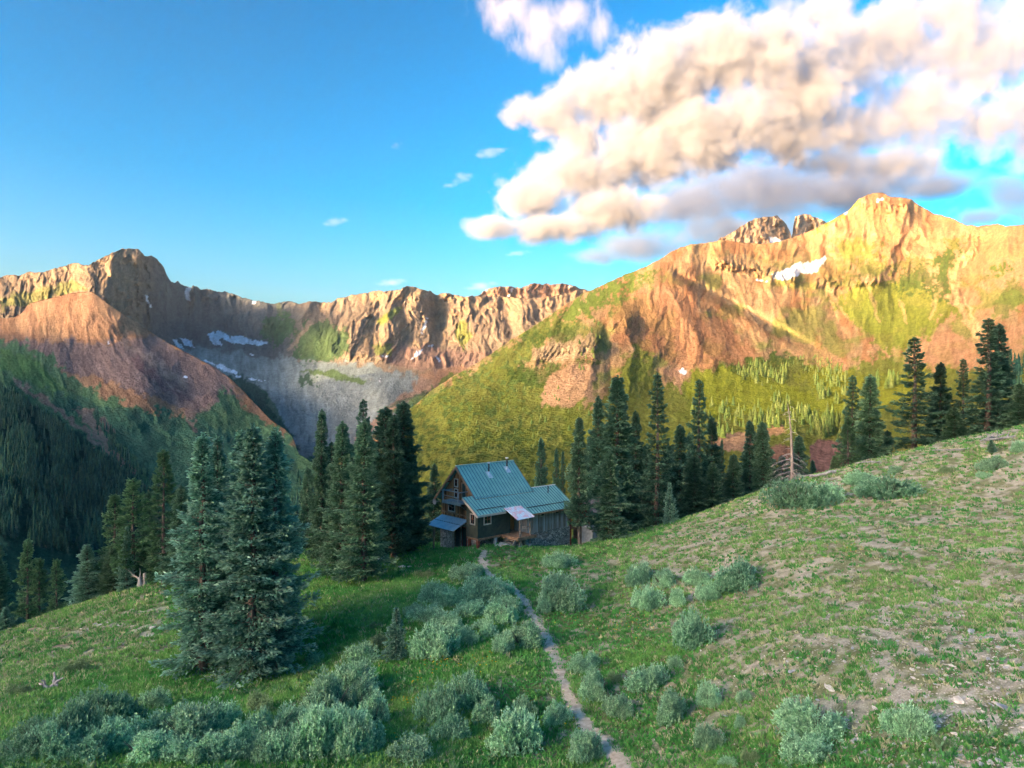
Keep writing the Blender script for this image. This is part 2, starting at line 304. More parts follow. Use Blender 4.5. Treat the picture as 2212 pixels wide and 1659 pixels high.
def paintB(PX, PY, FN):
    p = Painter(PX, PY, (.34, .20, .125)); n = FN(fbm, 22, 60, 4, 90)
    p.mask(sstep(.45, .7, n)*.5, (.42, .28, .17)); p.mask(sstep(.55, .3, n)*sstep(680, 630, PY)*.7, (.27, .14, .09))
    p.poly([(0, 735), (120, 735), (260, 740), (330, 725), (480, 800), (520, 860), (450, 900), (300, 850), (150, 800), (0, 745)], (.22, .17, .17), 8, 16, .95)  # shade on the lower spur painted in as grey-purple
    p.line([(270, 740), (330, 780), (400, 835)], (.36, .28, .24), 9, 14, .6); p.line([(290, 780), (350, 830), (400, 860)], (.17, .10, .11), 8, 14, .6)
    p.poly([(-1300, 780), (0, 735), (60, 745), (130, 790), (200, 840), (300, 880), (400, 900), (450, 880), (480, 840), (540, 880), (640, 960), (700, 1000), (1000, 1130), (1000, 1800), (-1300, 1800)], (.085, .20, .10), 7, 22, .95)  # bluish tone of the shaded valley side mixed into these slope greens
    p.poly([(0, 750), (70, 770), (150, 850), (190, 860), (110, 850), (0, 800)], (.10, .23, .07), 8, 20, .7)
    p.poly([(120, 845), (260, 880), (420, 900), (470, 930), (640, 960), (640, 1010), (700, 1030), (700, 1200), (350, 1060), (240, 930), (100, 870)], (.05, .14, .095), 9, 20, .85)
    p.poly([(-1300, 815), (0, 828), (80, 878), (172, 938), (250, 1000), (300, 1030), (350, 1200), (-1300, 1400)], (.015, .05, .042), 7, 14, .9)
    p.line([(30, 822), (90, 860), (150, 905), (210, 960), (260, 1000), (290, 1035), (310, 1060)], (.30, .21, .17), 6, 12, .9)
    p.poly([(160, 885), (200, 880), (215, 920), (240, 965), (285, 1010), (300, 1035), (250, 985), (200, 940)], (.31, .22, .18), 4, 10, .9)
    p.poly([(395, 870), (450, 845), (460, 880), (420, 905), (400, 895)], (.33, .22, .19), 5, 12, .8); p.line([(380, 850), (400, 890), (425, 925)], (.33, .22, .19), 5, 16, .7)
    p.line([(222, 906), (240, 930)], (.3, .2, .17), 8, 6, .8); p.line([(175, 1080), (240, 1110), (300, 1130)], (.2, .17, .15), 2.5, 8, .8)
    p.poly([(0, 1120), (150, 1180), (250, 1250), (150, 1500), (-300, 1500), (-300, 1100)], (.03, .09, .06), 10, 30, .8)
    p.poly([(397, 811), (405, 812), (403, 817), (397, 815)], SNOW, 1, 1); p.poly([(231, 737), (236, 743), (231, 744)], SNOW, 1, 1)
    return p.c
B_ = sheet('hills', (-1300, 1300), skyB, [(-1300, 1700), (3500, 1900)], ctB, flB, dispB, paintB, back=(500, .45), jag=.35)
# --- right mountain
skyE = [(700, 1010), (820, 930), (881, 886), (899, 873), (933, 843), (983, 810), (1026, 786), (1083, 750), (1106, 733), (1156, 703), (1206, 668), (1261, 633), (1291, 621), (1321, 606), (1356, 591), (1396, 576), (1431, 556), (1456, 541), (1486, 529), (1536, 523), (1560, 518), (1606, 524), (1656, 527), (1706, 516), (1756, 496), (1796, 476), (1831, 456), (1856, 429), (1886, 416), (1906, 416), (1926, 426), (1951, 426), (1966, 429), (1981, 441), (2016, 461), (2056, 471), (2086, 486), (2111, 489), (2136, 486), (2156, 483), (2176, 489), (2212, 485), (2400, 460), (2800, 480), (3500, 560)]
ctE = [(700, 1020, 650), (881, 886, 680), (1026, 786, 900), (1106, 733, 1000), (1206, 668, 1250), (1300, 618, 1550), (1396, 576, 1750), (1550, 520, 1950), (1700, 518, 2050), (1890, 416, 2050), (2016, 461, 1950), (2100, 489, 1700), (2212, 485, 1500), (2500, 470, 1300), (3200, 520, 1000),
       (1420, 600, 1500), (1455, 640, 1330), (1560, 660, 1330), (1560, 600, 1600), (1650, 620, 1600), (1730, 585, 1750), (1800, 600, 1750), (1500, 700, 1120), (1650, 715, 1150), (1700, 740, 1080), (1800, 700, 1300), (1900, 650, 1450), (1900, 730, 1100), (2050, 600, 1500), (2080, 700, 1000), (2212, 650, 900), (2140, 560, 1350), (1500, 800, 800), (1350, 750, 830), (1250, 745, 800), (1300, 680, 1050), (1250, 840, 570), (1400, 850, 600), (1150, 850, 600), (1000, 900, 500), (1600, 800, 800), (1750, 800, 800), (1700, 860, 600), (1850, 790, 800), (1900, 840, 560), (1500, 950, 420), (1000, 1000, 350), (1200, 1000, 330), (1720, 930, 430), (1780, 990, 370), (2000, 850, 470), (2000, 780, 700), (2212, 765, 370), (2300, 800, 280), (2212, 850, 260), (1600, 1150, 220), (1000, 1200, 210), (700, 1200, 350), (2212, 1000, 170), (3000, 900, 190)]
flE = [(1000, 850, -30), (1250, 740, -20), (1300, 850, -20), (1450, 700, -12), (1600, 700, 50), (1700, 560, -20), (1900, 600, -15), (1850, 700, 25), (2000, 700, -25), (2130, 600, -15), (2180, 700, -10), (1500, 850, -15), (1750, 820, 20), (1900, 480, -0)]
def dispE(PX, PY, FN):
    g = FN(sharp, 70, 190, 5, 4); g2 = FN(sharp, 22, 60, 4, 8); n = fbm(PX/40, PY/30, 4, 17)-.5
    low = sstep(880, 780, PY)
    amp = .11+.89*low
    d = -g*.046*amp - g2*.011*amp - n*.012*amp - fbm(PX/6, PY/6, 3, 4)*.0025*low - FN(sharp, 9, 22, 3, 28)*.005*low
    band = lambda x0, y0, x1, y1, w: np.exp(-((((PX-x0)*(y1-y0)-(PY-y0)*(x1-x0))/math.hypot(x1-x0, y1-y0))/w)**2)*sstep(min(x0, x1)-15, min(x0, x1)+5, PX)*sstep(max(x0, x1)+15, max(x0, x1)-5, PX)
    # cliff bands
    cl = band(1150, 770, 1290, 735, 18)+band(1540, 560, 1720, 600, 18)+.7*band(1320, 700, 1370, 690, 18)+.7*band(1760, 610, 1900, 605, 16)+.5*band(1860, 440, 1960, 440, 16)
    d = d - cl*(FN(blocks, 10, 20, 3, 55)*.05+FN(sharp, 14, 30, 3, 5)*.02)
    def rid(P, w, a):
        r = 0
        for (x0, y0), (x1, y1) in zip(P[:-1], P[1:]):
            e = np.array((x1-x0, y1-y0), float); t_ = np.clip(((PX-x0)*e[0]+(PY-y0)*e[1])/(e@e), 0, 1); r = np.maximum(r, np.exp(-np.hypot(PX+n*16-x0-t_*e[0], PY+n*12-y0-t_*e[1])/w))
        return a*r
    d = d - rid([(1410, 585), (1455, 640), (1500, 720), (1540, 790)], 60, .07) - rid([(1966, 432), (1940, 520), (1900, 600), (1800, 625)], 34, .05) - rid([(2100, 492), (2066, 580), (2040, 680), (2000, 770)], 34, .07) + rid([(1560, 610), (1640, 690), (1760, 780)], 40, .05) + rid([(1930, 640), (1930, 740)], 60, .06) + rid([(2120, 520), (2085, 640), (2110, 730)], 30, .05) - rid([(1250, 660), (1290, 740), (1260, 860)], 26, .03) - rid([(1340, 650), (1370, 760), (1350, 870)], 24, .03) + rid([(1310, 700), (1320, 850)], 18, .02) - rid([(1686, 520), (1660, 620), (1700, 700)], 26, .03) + rid([(1740, 540), (1790, 640), (1820, 720)], 26, .03) - rid([(2180, 490), (2170, 600), (2150, 700)], 26, .04)
    # the long sharp rib with a shaded far side
    rib = band(1455, 592, 1760, 760, 6); d = d + .03*band(1460, 590, 1765, 752, 9) - .025*band(1450, 606, 1750, 770, 12)
    return d
def paintE(PX, PY, FN):
    p = Painter(PX, PY, ORANGE); n = FN(fbm, 26, 110, 5, 90); n2 = fbm(PX/40, PY/40, 4, 91)
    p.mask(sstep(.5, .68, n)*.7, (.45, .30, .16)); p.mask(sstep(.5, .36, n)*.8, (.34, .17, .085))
    p.mask(sstep(.45, .75, FN(ridged, 14, 60, 5, 95))*.45, (.58, .44, .27)); p.mask(sstep(.52, .66, FN(fbm, 14, 60, 5, 96))*.4, (.28, .15, .08))
    gr = lambda P, c=GREENL, f=8, w=26, op=.9, sp=.5: p.poly(P, c, f, w, op, sp)
    p.mask(sstep(.50, .66, fbm(PX/50, PY/34, 5, 191))*sstep(500, 600, PY)*.7, (.19, .235, .055))
    # grass that climbs the lower slopes
    gr([(860, 890), (1030, 790), (1150, 705), (1200, 680), (1240, 700), (1190, 740), (1120, 790), (1180, 830), (1200, 800), (1180, 870), (1290, 880), (1330, 820), (1380, 730), (1410, 730), (1400, 790), (1440, 830), (1560, 795), (1620, 770), (1740, 775), (1840, 790), (1900, 770), (2000, 790), (2100, 790), (2300, 800), (2300, 1400), (700, 1400)], (.15, .19, .035))
    gr([(1200, 672), (1290, 622), (1390, 578), (1400, 590), (1330, 640), (1240, 700)], GREEN); gr([(1330, 640), (1400, 590), (1420, 600), (1350, 650), (1330, 700)], GREEN, op=.7)
    gr([(1480, 810), (1560, 790), (1620, 800), (1750, 850), (1900, 880), (1900, 900), (1500, 900)], (.21, .25, .03)); gr([(1750, 760), (1800, 780), (1880, 820), (2000, 800), (1990, 870), (1850, 880), (1720, 820)], (.22, .25, .03), op=.8)
    gr([(1790, 660), (1850, 620), (1960, 600), (2040, 620), (2060, 680), (2000, 720), (1960, 760), (1900, 750), (1850, 700)], (.18, .23, .03), op=.85)
    gr([(1800, 530), (1860, 520), (1900, 525), (1900, 560), (1830, 570)], (.15, .19, .04), op=.8); gr([(1770, 600), (1900, 570), (2060, 550), (2060, 570), (1920, 590), (1800, 610)], (.14, .17, .04), op=.7)
    gr([(2050, 520), (2090, 515), (2060, 560), (2050, 620), (2030, 640), (2030, 570)], GREEN, op=.7, w=34); gr([(2130, 580), (2170, 565), (2190, 585), (2140, 590)], GREEN, w=12)
    gr([(2160, 620), (2212, 600), (2212, 660), (2150, 690)], GREEN, op=.6); gr([(1810, 465), (1850, 430), (1856, 435), (1780, 490), (1760, 497)], GREENL, 4, 8)
    # darker scrub
    bush = fbm(PX/9, PY/7, 4, 33)
    p.mask(sstep(.54, .62, bush)*sstep(980, 900, PY)*sstep(1250, 1100, PX)*.5, GREEND)
    p.mask(sstep(.48, .6, bush)*sstep(860, 960, PY)*sstep(1500, 1300, PX)*.75, (.055, .10, .03))
    for P in ([(1140, 740), (1230, 700), (1260, 690), (1250, 740), (1160, 745)], [(1120, 790), (1200, 785), (1230, 800), (1180, 840), (1100, 820)], [(1250, 785), (1290, 775), (1270, 810)], [(2020, 545), (2075, 540), (2050, 640), (2000, 650), (2030, 590)], [(1930, 590), (2000, 580), (2030, 610), (1950, 640)], [(1500, 790), (1560, 775), (1700, 765), (1760, 790), (1690, 790), (1560, 800)]):
        p.poly(P, (.06, .11, .025), 5, 24, .75, .5)
    # rocks and bare ground
    p.poly([(1150, 775), (1160, 752), (1230, 733), (1275, 720), (1290, 745), (1270, 775), (1190, 780)], (.44, .33, .21), 5, 14, .8)
    p.poly([(1168, 865), (1180, 820), (1240, 790), (1280, 790), (1290, 810), (1270, 860), (1230, 880), (1175, 878)], (.42, .27, .17), 4, 14, .95)
    p.poly([(1430, 800), (1460, 790), (1490, 810), (1475, 835), (1470, 850), (1455, 820)], (.44, .26, .17), 4, 10, .8)
    p.poly([(1540, 555), (1600, 550), (1720, 590), (1660, 605), (1600, 600), (1550, 575)], (.40, .28, .16), 5, 10, .7)
    p.poly([(1730, 585), (1800, 560), (1820, 600), (1740, 610)], RED, 6, 14, .4)
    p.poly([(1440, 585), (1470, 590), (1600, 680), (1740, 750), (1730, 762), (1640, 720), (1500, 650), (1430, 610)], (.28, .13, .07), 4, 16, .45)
    p.poly([(1300, 690), (1440, 600), (1480, 640), (1600, 720), (1640, 770), (1560, 790), (1480, 800), (1420, 760), (1340, 740)], (.40, .20, .11), 10, 24, .65)
    p.poly([(1560, 520), (1610, 525), (1700, 540), (1720, 570), (1600, 550), (1540, 540)], (.33, .16, .08), 5, 14, .6)
    p.poly([(1640, 720), (1760, 745), (1850, 790), (1800, 800), (1700, 770)], (.48, .29, .17), 6, 16, .6)
    p.poly([(1990, 800), (1980, 740), (2050, 720), (2110, 740), (2212, 700), (2212, 790), (2100, 800)], (.44, .25, .15), 10, 20, .7)
    p.line([(2120, 500), (2070, 580), (2060, 640), (2080, 680), (2110, 720)], (.56, .38, .20), 9, 12, .85); p.line([(2080, 640), (2100, 680), (2115, 710)], (.56, .38, .22), 4, 8, .8)
    p.poly([(2100, 500), (2160, 485), (2212, 485), (2212, 540), (2150, 560), (2100, 620), (2080, 600)], (.46, .26, .13), 6, 14, .6)
    for L_ in ([(1740, 560), (1700, 620), (1690, 650)], [(1900, 690), (1880, 640), (1860, 600)], [(1960, 700), (1940, 650)], [(2010, 690), (2030, 620)], [(1830, 690), (1800, 640), (1780, 610)]): p.line(L_, (.48, .36, .18), 4, 10, .6)
    p.poly([(1560, 940), (1600, 930), (1640, 940), (1650, 960), (1600, 975), (1540, 970)], (.42, .25, .18), 4, 10, .8); p.poly([(1640, 925), (1690, 915), (1700, 935), (1660, 945)], (.44, .25, .16), 4, 8, .8)
    p.poly([(1750, 960), (1780, 950), (1850, 955), (1840, 1000), (1820, 1060), (1780, 1060), (1750, 1000)], (.22, .12, .12), 4, 8, .9)
    p.poly([(1640, 975), (1700, 960), (1740, 980), (1700, 1000), (1640, 990)], (.26, .13, .12), 4, 8, .8)
    S = lambda P, w=2.5: p.poly(P, SNOW, 1.2, w)
    S([(1668, 592), (1710, 578), (1725, 570), (1760, 562), (1783, 556), (1785, 560), (1775, 575), (1760, 588), (1730, 590), (1710, 600), (1690, 607), (1675, 602)], 4); S([(1628, 604), (1660, 606), (1655, 609)], 1)
    S([(1465, 801), (1475, 796), (1486, 801), (1480, 812), (1473, 808)], 3); S([(1896, 430), (1905, 428), (1908, 431), (1895, 436)], 1); S([(1825, 462), (1832, 455), (1828, 463)], 1)
    return p.c
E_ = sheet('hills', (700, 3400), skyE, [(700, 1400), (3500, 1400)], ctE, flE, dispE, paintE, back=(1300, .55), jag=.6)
# --- crags behind the right mountain
skyF = [(1530, 545), (1546, 521), (1586, 499), (1616, 479), (1641, 469), (1661, 468), (1681, 466), (1698, 484), (1708, 504), (1711, 513), (1713, 489), (1718, 469), (1736, 461), (1751, 464), (1756, 469), (1763, 468), (1771, 474), (1786, 481), (1800, 490), (1830, 530)]
def paintF(PX, PY, FN):
    p = Painter(PX, PY, (.33, .26, .20)); p.mask(sstep(1700, 1712, PX)*.8, (.48, .38, .29)); p.mask(sstep(.4, .2, FN(ridged, 8, 20, 4, 3))*.6, (.22, .15, .11))
    p.poly([(1660, 512), (1675, 513), (1700, 520), (1690, 526), (1664, 526)], SNOW, 1.2, 2); return p.c
sheet('hills', (1530, 1830), skyF, [(1530, 580), (1830, 580)], [(1530, 540, 2300), (1650, 470, 2400), (1620, 560, 2150), (1740, 462, 2650), (1740, 540, 2500), (1711, 540, 2350), (1830, 540, 2500)], [(1650, 500, 15), (1750, 500, -10)],
      lambda PX, PY, FN: -FN(sharp, 18, 40, 4, 2)*.04-FN(blocks, 8, 16, 3, 2)*.03, paintF, back=(700, .8), step=2.0)
# --- the ridge behind the viewer that keeps the near ground in shade, and the valley floor
def back_ridge():
    bp = []
    for px, py, D in [(2212, 768, 370), (2000, 822, 480), (1900, 850, 530), (1720, 935, 425), (1560, 962, 415), (1400, 985, 385), (1200, 975, 360), (1000, 950, 420), (905, 885, 650), (0, 716, 1350), (150, 737, 1240), (262, 742, 1250), (885, 800, 1480), (955, 838, 1250)]:
        q = unproj(px, py, D); bp.append((-TR[1]*q[0]+TR[0]*q[1], q[2]+(TR[0]*q[0]+TR[1]*q[1]+1500)*TAN))
    bp.sort(); tl, hl = bp[-1]; bp = [(-3000, 520), (-800, 540), (-200, 500), (0, bp[0][1]+15)]+bp+[(tl+300, hl-10), (2400, 430), (3500, 300)]
    T = np.array([x for x, _ in bp]); H = np.array([x for _, x in bp], float); print('caster', [(int(a), int(b)) for a, b in bp])
    BACK = 1500; t = np.arange(-3000, 3500, 12.); h = np.interp(t, T, H) + (fbm(t/60, t*0, 4, 77)-.5)*7
    perp = np.array([-TR[1], TR[0]])
    offs = np.array([-2400, -1200, -500, -150, 0, 120, 350, 700, 950]); drop = np.array([700, 420, 230, 90, 0, 75, 230, 420, 560])
    V = []
    for o_, d_ in zip(offs, drop):
        V.append(np.stack([TR[0]*(-BACK+o_)+perp[0]*t, TR[1]*(-BACK+o_)+perp[1]*t, h-d_+(fbm(t/90, t*0+o_/90., 4, 5)-.5)*d_*.35], 1))
    V = np.array(V); col = np.ones(V.shape)*np.array((.20, .17, .11))
    tag(mesh_np('hills', V.reshape(-1, 3), grid_faces(*V.shape[:2])[:, ::-1], MT, col.reshape(-1, 3)), kind='structure')
back_ridge()
n = 60; g = np.linspace(-5200, 5200, n); GX, GY = np.meshgrid(g, g); GZ = -230+(fbm(GX/900, GY/900, 3, 5)-.5)*30
tag(mesh_np('valley_floor', np.stack([GX, GY, GZ], 2).reshape(-1, 3), grid_faces(n, n), MT, np.ones((n*n, 3))*np.array((.06, .10, .04))), kind='structure')
# ------------------------------------------------------------------ near ground
GP = [  # picture x, y, distance
 (0, 1659, 24), (550, 1659, 25), (1100, 1659, 26), (1340, 1659, 25.5), (1700, 1659, 22), (2212, 1659, 19),
 (0, 1520, 34), (350, 1560, 31), (0, 1410, 52), (150, 1340, 58), (340, 1258, 66), (250, 1400, 47), (450, 1480, 38), (640, 1430, 41), (560, 1300, 53),
 (700, 1250, 59), (750, 1520, 33), (850, 1330, 45), (1100, 1470, 34), (1190, 1400, 40), (1050, 1240, 57.5), (1040, 1187, 66.3), (870, 1205, 65), (700, 1195, 68),
 (1180, 1188, 65.6), (1230, 1186, 66), (1290, 1174, 68), (1400, 1150, 71), (1500, 1115, 72), (1650, 1060, 75), (1800, 1022, 78), (2000, 980, 82), (2212, 948, 85),
 (1500, 1300, 45), (1400, 1500, 31.5), (1300, 1250, 54), (1700, 1200, 47), (1900, 1200, 43), (2212, 1300, 33), (1900, 1500, 25.5), (2000, 1080, 57), (2212, 1080, 53), (1600, 1150, 57), (2212, 1500, 23.5), (1750, 1400, 30)]
P_ = []; Z_ = []
for x, y, D in GP:
    q = unproj(x, y, D); P_.append(q[:2]); Z_.append(q[2])
for q in [(3.97, 71.2, -16.4), (6.0, 73.6, -16.9), (-6.7, 69.0, -16.3), (-8.6, 72.0, -16.6), (-4, 74, -17.3), (2.5, 77, -18.0), (-3.2, 66.2, -15.25), (-1.06, 67.2, -15.15), (.8, 66.8, -15.4), (-52, 50, -24), (-70, 60, -33), (-100, 90, -62), (-45, 75, -24), (-36, 85, -25), (-60, 110, -48), (-25, 92, -24.5), (-25, 120, -38), (-8, 84, -19.2), (0, 95, -24.5), (0, 120, -38), (6, 80, -17.6), (12, 92, -21.5), (25, 86, -17.8), (25, 105, -25), (20, 130, -38), (45, 90, -14.0), (45, 120, -24), (60, 94, -11), (60, 125, -19), (85, 100, -6), (90, 135, -14),
          (0, 160, -56), (-60, 160, -75), (60, 170, -42), (110, 180, -28), (-150, 120, -110), (0, 10, -10.2), (-20, 10, -14.5), (20, 10, -7.5), (0, -20, -6), (-40, -20, -20), (50, 20, 0.5), (60, 60, -1.5), (95, 60, 5), (110, 100, -1), (150, 100, 6), (150, 40, 20), (-80, 20, -38), (60, -20, 8), (-140, 40, -75)]:
    P_.append(q[:2]); Z_.append(q[2])
ground_t = TPS(P_, Z_, 3e-4, 60.)
def gz(x, y): return ground_t(x, y) + (fbm(np.asarray(x, float)/2.3, np.asarray(y, float)/2.3, 4, 14)-.5)*.22
def hit(px, py):                               # where the line of sight meets the near ground
    dx = (px-CX)/F; dz = -(py-CY)/F
    D = np.concatenate([np.arange(8, 60, .1), np.arange(60, 160, .25)]); z = gz(dx*D, D); m = np.nonzero(z > dz*D)[0]
    if not len(m): return None
    d = D[m[0]]; return (dx*d, d, float(gz(dx*d, d)))
PATH = [(1352, 1668), (1335, 1640), (1305, 1612), (1270, 1572), (1245, 1535), (1228, 1505), (1213, 1465), (1198, 1420), (1186, 1390), (1168, 1360), (1150, 1330), (1135, 1300), (1105, 1270), (1075, 1255), (1058, 1243), (1046, 1222), (1041, 1205), (1046, 1192), (1030, 1186)]
PW = [hit(x, y) for x, y in PATH]; PW = np.array([p for p in PW if p])
# smooth the trail into a dense polyline
tt = np.linspace(0, len(PW)-1, 240); PX_ = np.interp(tt, range(len(PW)), PW[:, 0]); PY_ = np.interp(tt, range(len(PW)), PW[:, 1])
for _ in range(6):
    PX_[1:-1] = (PX_[:-2]+PX_[1:-1]*2+PX_[2:])/4; PY_[1:-1] = (PY_[:-2]+PY_[1:-1]*2+PY_[2:])/4
def pathdist(x, y):
    d = np.full(np.shape(x), 1e9)
    for a, b in zip(PX_[::2], PY_[::2]): d = np.minimum(d, (x-a)**2+(y-b)**2)
    return np.sqrt(d)
def fixed_axis(lo, a, b, hi, st, n): return np.concatenate([np.linspace(lo, a, n, endpoint=False), np.arange(a, b, st), np.linspace(b, hi, n)])
def scr(x, y, z): return CX+F*x/np.maximum(y, .1), CY-F*z/np.maximum(y, .1)
def cover(x, y, z):
    """share of green cover and of sandy / stony ground at a spot"""
    px, py = scr(x, y, z)
    lush = sstep(1150, 950, px + (fbm(x/5, y/5, 3, 3)-.5)*500 - (py-1300)*.15)
    dry = sstep(1250, 1600, px+(fbm(x/6, y/6, 3, 9)-.5)*500)*sstep(1640, 1500, py)
    dry = np.maximum(dry, .9*sstep(1450, 1390, py+(px-300)*.35+(fbm(x/4, y/4, 3, 5)-.5)*80)*sstep(420, 300, px))
    stony = sstep(1800, 2150, px+(fbm(x/4, y/4, 3, 29)-.5)*300)*sstep(1180, 1380, py)
    return lush, np.clip(dry, 0, 1), stony
GM = None
def build_ground():
    xs = fixed_axis(-160, -75, 100, 170, .30, 24); ys = fixed_axis(-60, 8, 108, 260, .30, 30)
    X, Y = np.meshgrid(xs, ys); Z = gz(X, Y)
    # press the trail in a little
    m = (Y > 10) & (Y < 90) & (np.abs(X) < 30); pd = np.full(X.shape, 9.); pd[m] = pathdist(X[m], Y[m])
    lush, dry, stony = cover(X, Y, Z); n = fbm(X/1.1, Y/1.1, 4, 40); n2 = fbm(X/.42, Y/.42, 3, 45); n3 = fbm(X/6, Y/6, 3, 46)
    c = np.ones(X.shape+(3,))*np.array((.15, .19, .07))
    c = blend(c, (.09, .20, .055), lush*.85*sstep(.30, .5, n3*.6+n*.4))
    c = blend(c, (.52, .465, .37), dry*sstep(.42, .58, n*.5+n2*.5+.0)*.95)
    c = blend(c, (.30, .27, .17), dry*.35)
    c = blend(c, (.42, .36, .26), (1-lush)*(1-dry)*sstep(.56, .66, n)*.8)
    c = blend(c, (.58, .53, .43), stony*sstep(.5, .66, n2*.6+n3*.4)*.9)
    c = blend(c, (.50, .43, .33), sstep(.75, .2, pd+(n2-.5)*.5))
    c = blend(c, (.26, .21, .15), lush*sstep(.58, .68, fbm(X/3, Y/3, 4, 99))*.7)
    o = mesh_np('ground', np.stack([X, Y, Z], 2).reshape(-1, 3), grid_faces(*X.shape), terrain_mat('meadow_soil', 2.6, 17., .06, 1., .62), c.reshape(-1, 3)); tag(o, kind='structure')
build_ground()
def build_path():
    dx = np.gradient(PX_); dy = np.gradient(PY_); l = np.hypot(dx, dy); nx = -dy/l; ny = dx/l; V = []
    w = .27+.14*fbm(np.arange(240)/9., np.zeros(240), 3, 2)+.05*np.sin(np.arange(240)/7.); w[-18:] *= np.linspace(1, 2.6, 18)
    for k in (-1, -.6, 0, .6, 1):
        x = PX_+nx*w*k*(1+.35*(vnoise(np.arange(240)/3., np.zeros(240)+k)-.5)); y = PY_+ny*w*k; V.append(np.stack([x, y, gz(x, y)+.035-(.028 if abs(k) == 1 else 0)-(.012 if k == 0 else 0)], 1))
    o = mesh_np('path', np.array(V).reshape(-1, 3), grid_faces(5, 240), noise_col('trail_dust', (.38, .31, .23), (.64, .54, .41), 3.5, 10, .95, .9, 18, bdist=.04)); tag(o, kind='structure')
build_path()
# ------------------------------------------------------------------ vegetation
def leaf_mat(name, rough=.6, spec=.25, amt=.35, s=1.3, trans=.38):
    m, nt, b = new_mat(name); L = nt.links.new
    a = N(nt, 'ShaderNodeAttribute', attribute_name='Col'); tc = N(nt, 'ShaderNodeTexCoord')
    oi = N(nt, 'ShaderNodeObjectInfo'); n = N(nt, 'ShaderNodeTexNoise', Scale=s, Detail=3); L(tc.outputs['Object'], n.inputs['Vector'])
    ad = N(nt, 'ShaderNodeMath', operation='MULTIPLY_ADD'); ad.inputs[1].default_value = .5; L(oi.outputs['Random'], ad.inputs[0]); L(n.outputs[0], ad.inputs[2])
    mr = N(nt, 'ShaderNodeMapRange'); mr.inputs[1].default_value = .35; mr.inputs[2].default_value = 1.15; mr.inputs[3].default_value = 1-amt; mr.inputs[4].default_value = 1+amt
    L(ad.outputs[0], mr.inputs[0]); vm = N(nt, 'ShaderNodeVectorMath', operation='SCALE'); L(a.outputs['Color'], vm.inputs[0]); L(mr.outputs[0], vm.inputs['Scale'])
    L(vm.outputs[0], b.inputs['Base Color']); b.inputs['Roughness'].default_value = rough; b.inputs['Specular IOR Level'].default_value = spec
    if trans:
        t = N(nt, 'ShaderNodeBsdfTranslucent'); L(vm.outputs[0], t.inputs[0]); mx = N(nt, 'ShaderNodeMixShader'); mx.inputs[0].default_value = trans
        o = nt.nodes['Material Output']; L(b.outputs[0], mx.inputs[1]); L(t.outputs[0], mx.inputs[2]); L(mx.outputs[0], o.inputs[0])
    return m
M_LEAF = leaf_mat('foliage'); M_FAR = leaf_mat('distant_foliage', .9, .05, .3, .05, 0)
M_BARK = noise_col('bark', (.07, .055, .045), (.17, .14, .12), 6, 8, .95, .6, 20, stretch=(1, 1, .25))
M_GREYWOOD = noise_col('weathered_dead_wood', (.20, .19, .18), (.45, .43, .41), 5, 8, .9, .6, 18, stretch=(1, 1, .3))
def tufts(P, Dr, ln, wd, rng, droop=.0, n=2):
    """crossed pointed sprays at P along unit directions Dr"""
    k = len(P); r = rng.normal(size=(k, 3))*(.45 if n > 1 else 1)+(np.array([0, 0, 1.]) if n > 1 else 0); s = np.cross(Dr, r); s /= np.linalg.norm(s, axis=1)[:, None]+1e-9; u = np.cross(s, Dr)
    Vs = []; 
    for j in range(n):
        a = math.pi*j/n + (0 if j else 0); w = s*math.cos(a)+u*math.sin(a); mid = P+Dr*(ln*.45)[:, None]; tip = P+Dr*ln[:, None]; tip[:, 2] -= droop*ln
        Vs.append(np.stack([P, mid+w*(wd*.5)[:, None], tip, mid-w*(wd*.5)[:, None]], 1))
    V = np.concatenate(Vs, 0)                 # (n*k,4,3)
    return V
def tube(pts, rad, sides=6):
    pts = np.array(pts, float); n = len(pts); V = []
    for i in range(n):
        t = pts[min(i+1, n-1)]-pts[max(i-1, 0)]; t = t/(np.linalg.norm(t)+1e-9); a = np.cross(t, (0, 0, 1.) if abs(t[2]) < .9 else (1., 0, 0)); a /= np.linalg.norm(a); b = np.cross(t, a)
        an = np.arange(sides)*2*math.pi/sides; V.append(pts[i]+rad[i]*(np.cos(an)[:, None]*a+np.sin(an)[:, None]*b))
    V = np.concatenate(V); Fq = []
    for i in range(n-1):
        for j in range(sides): k = (j+1) % sides; Fq.append((i*sides+j, i*sides+k, (i+1)*sides+k, (i+1)*sides+j))
    return V, np.array(Fq)
def join(parts):
    Vs = []; Fs = []; o = 0
    for V, Fq in parts: Vs.append(V); Fs.append(Fq+o); o += len(V)
    return np.concatenate(Vs), np.concatenate(Fs)
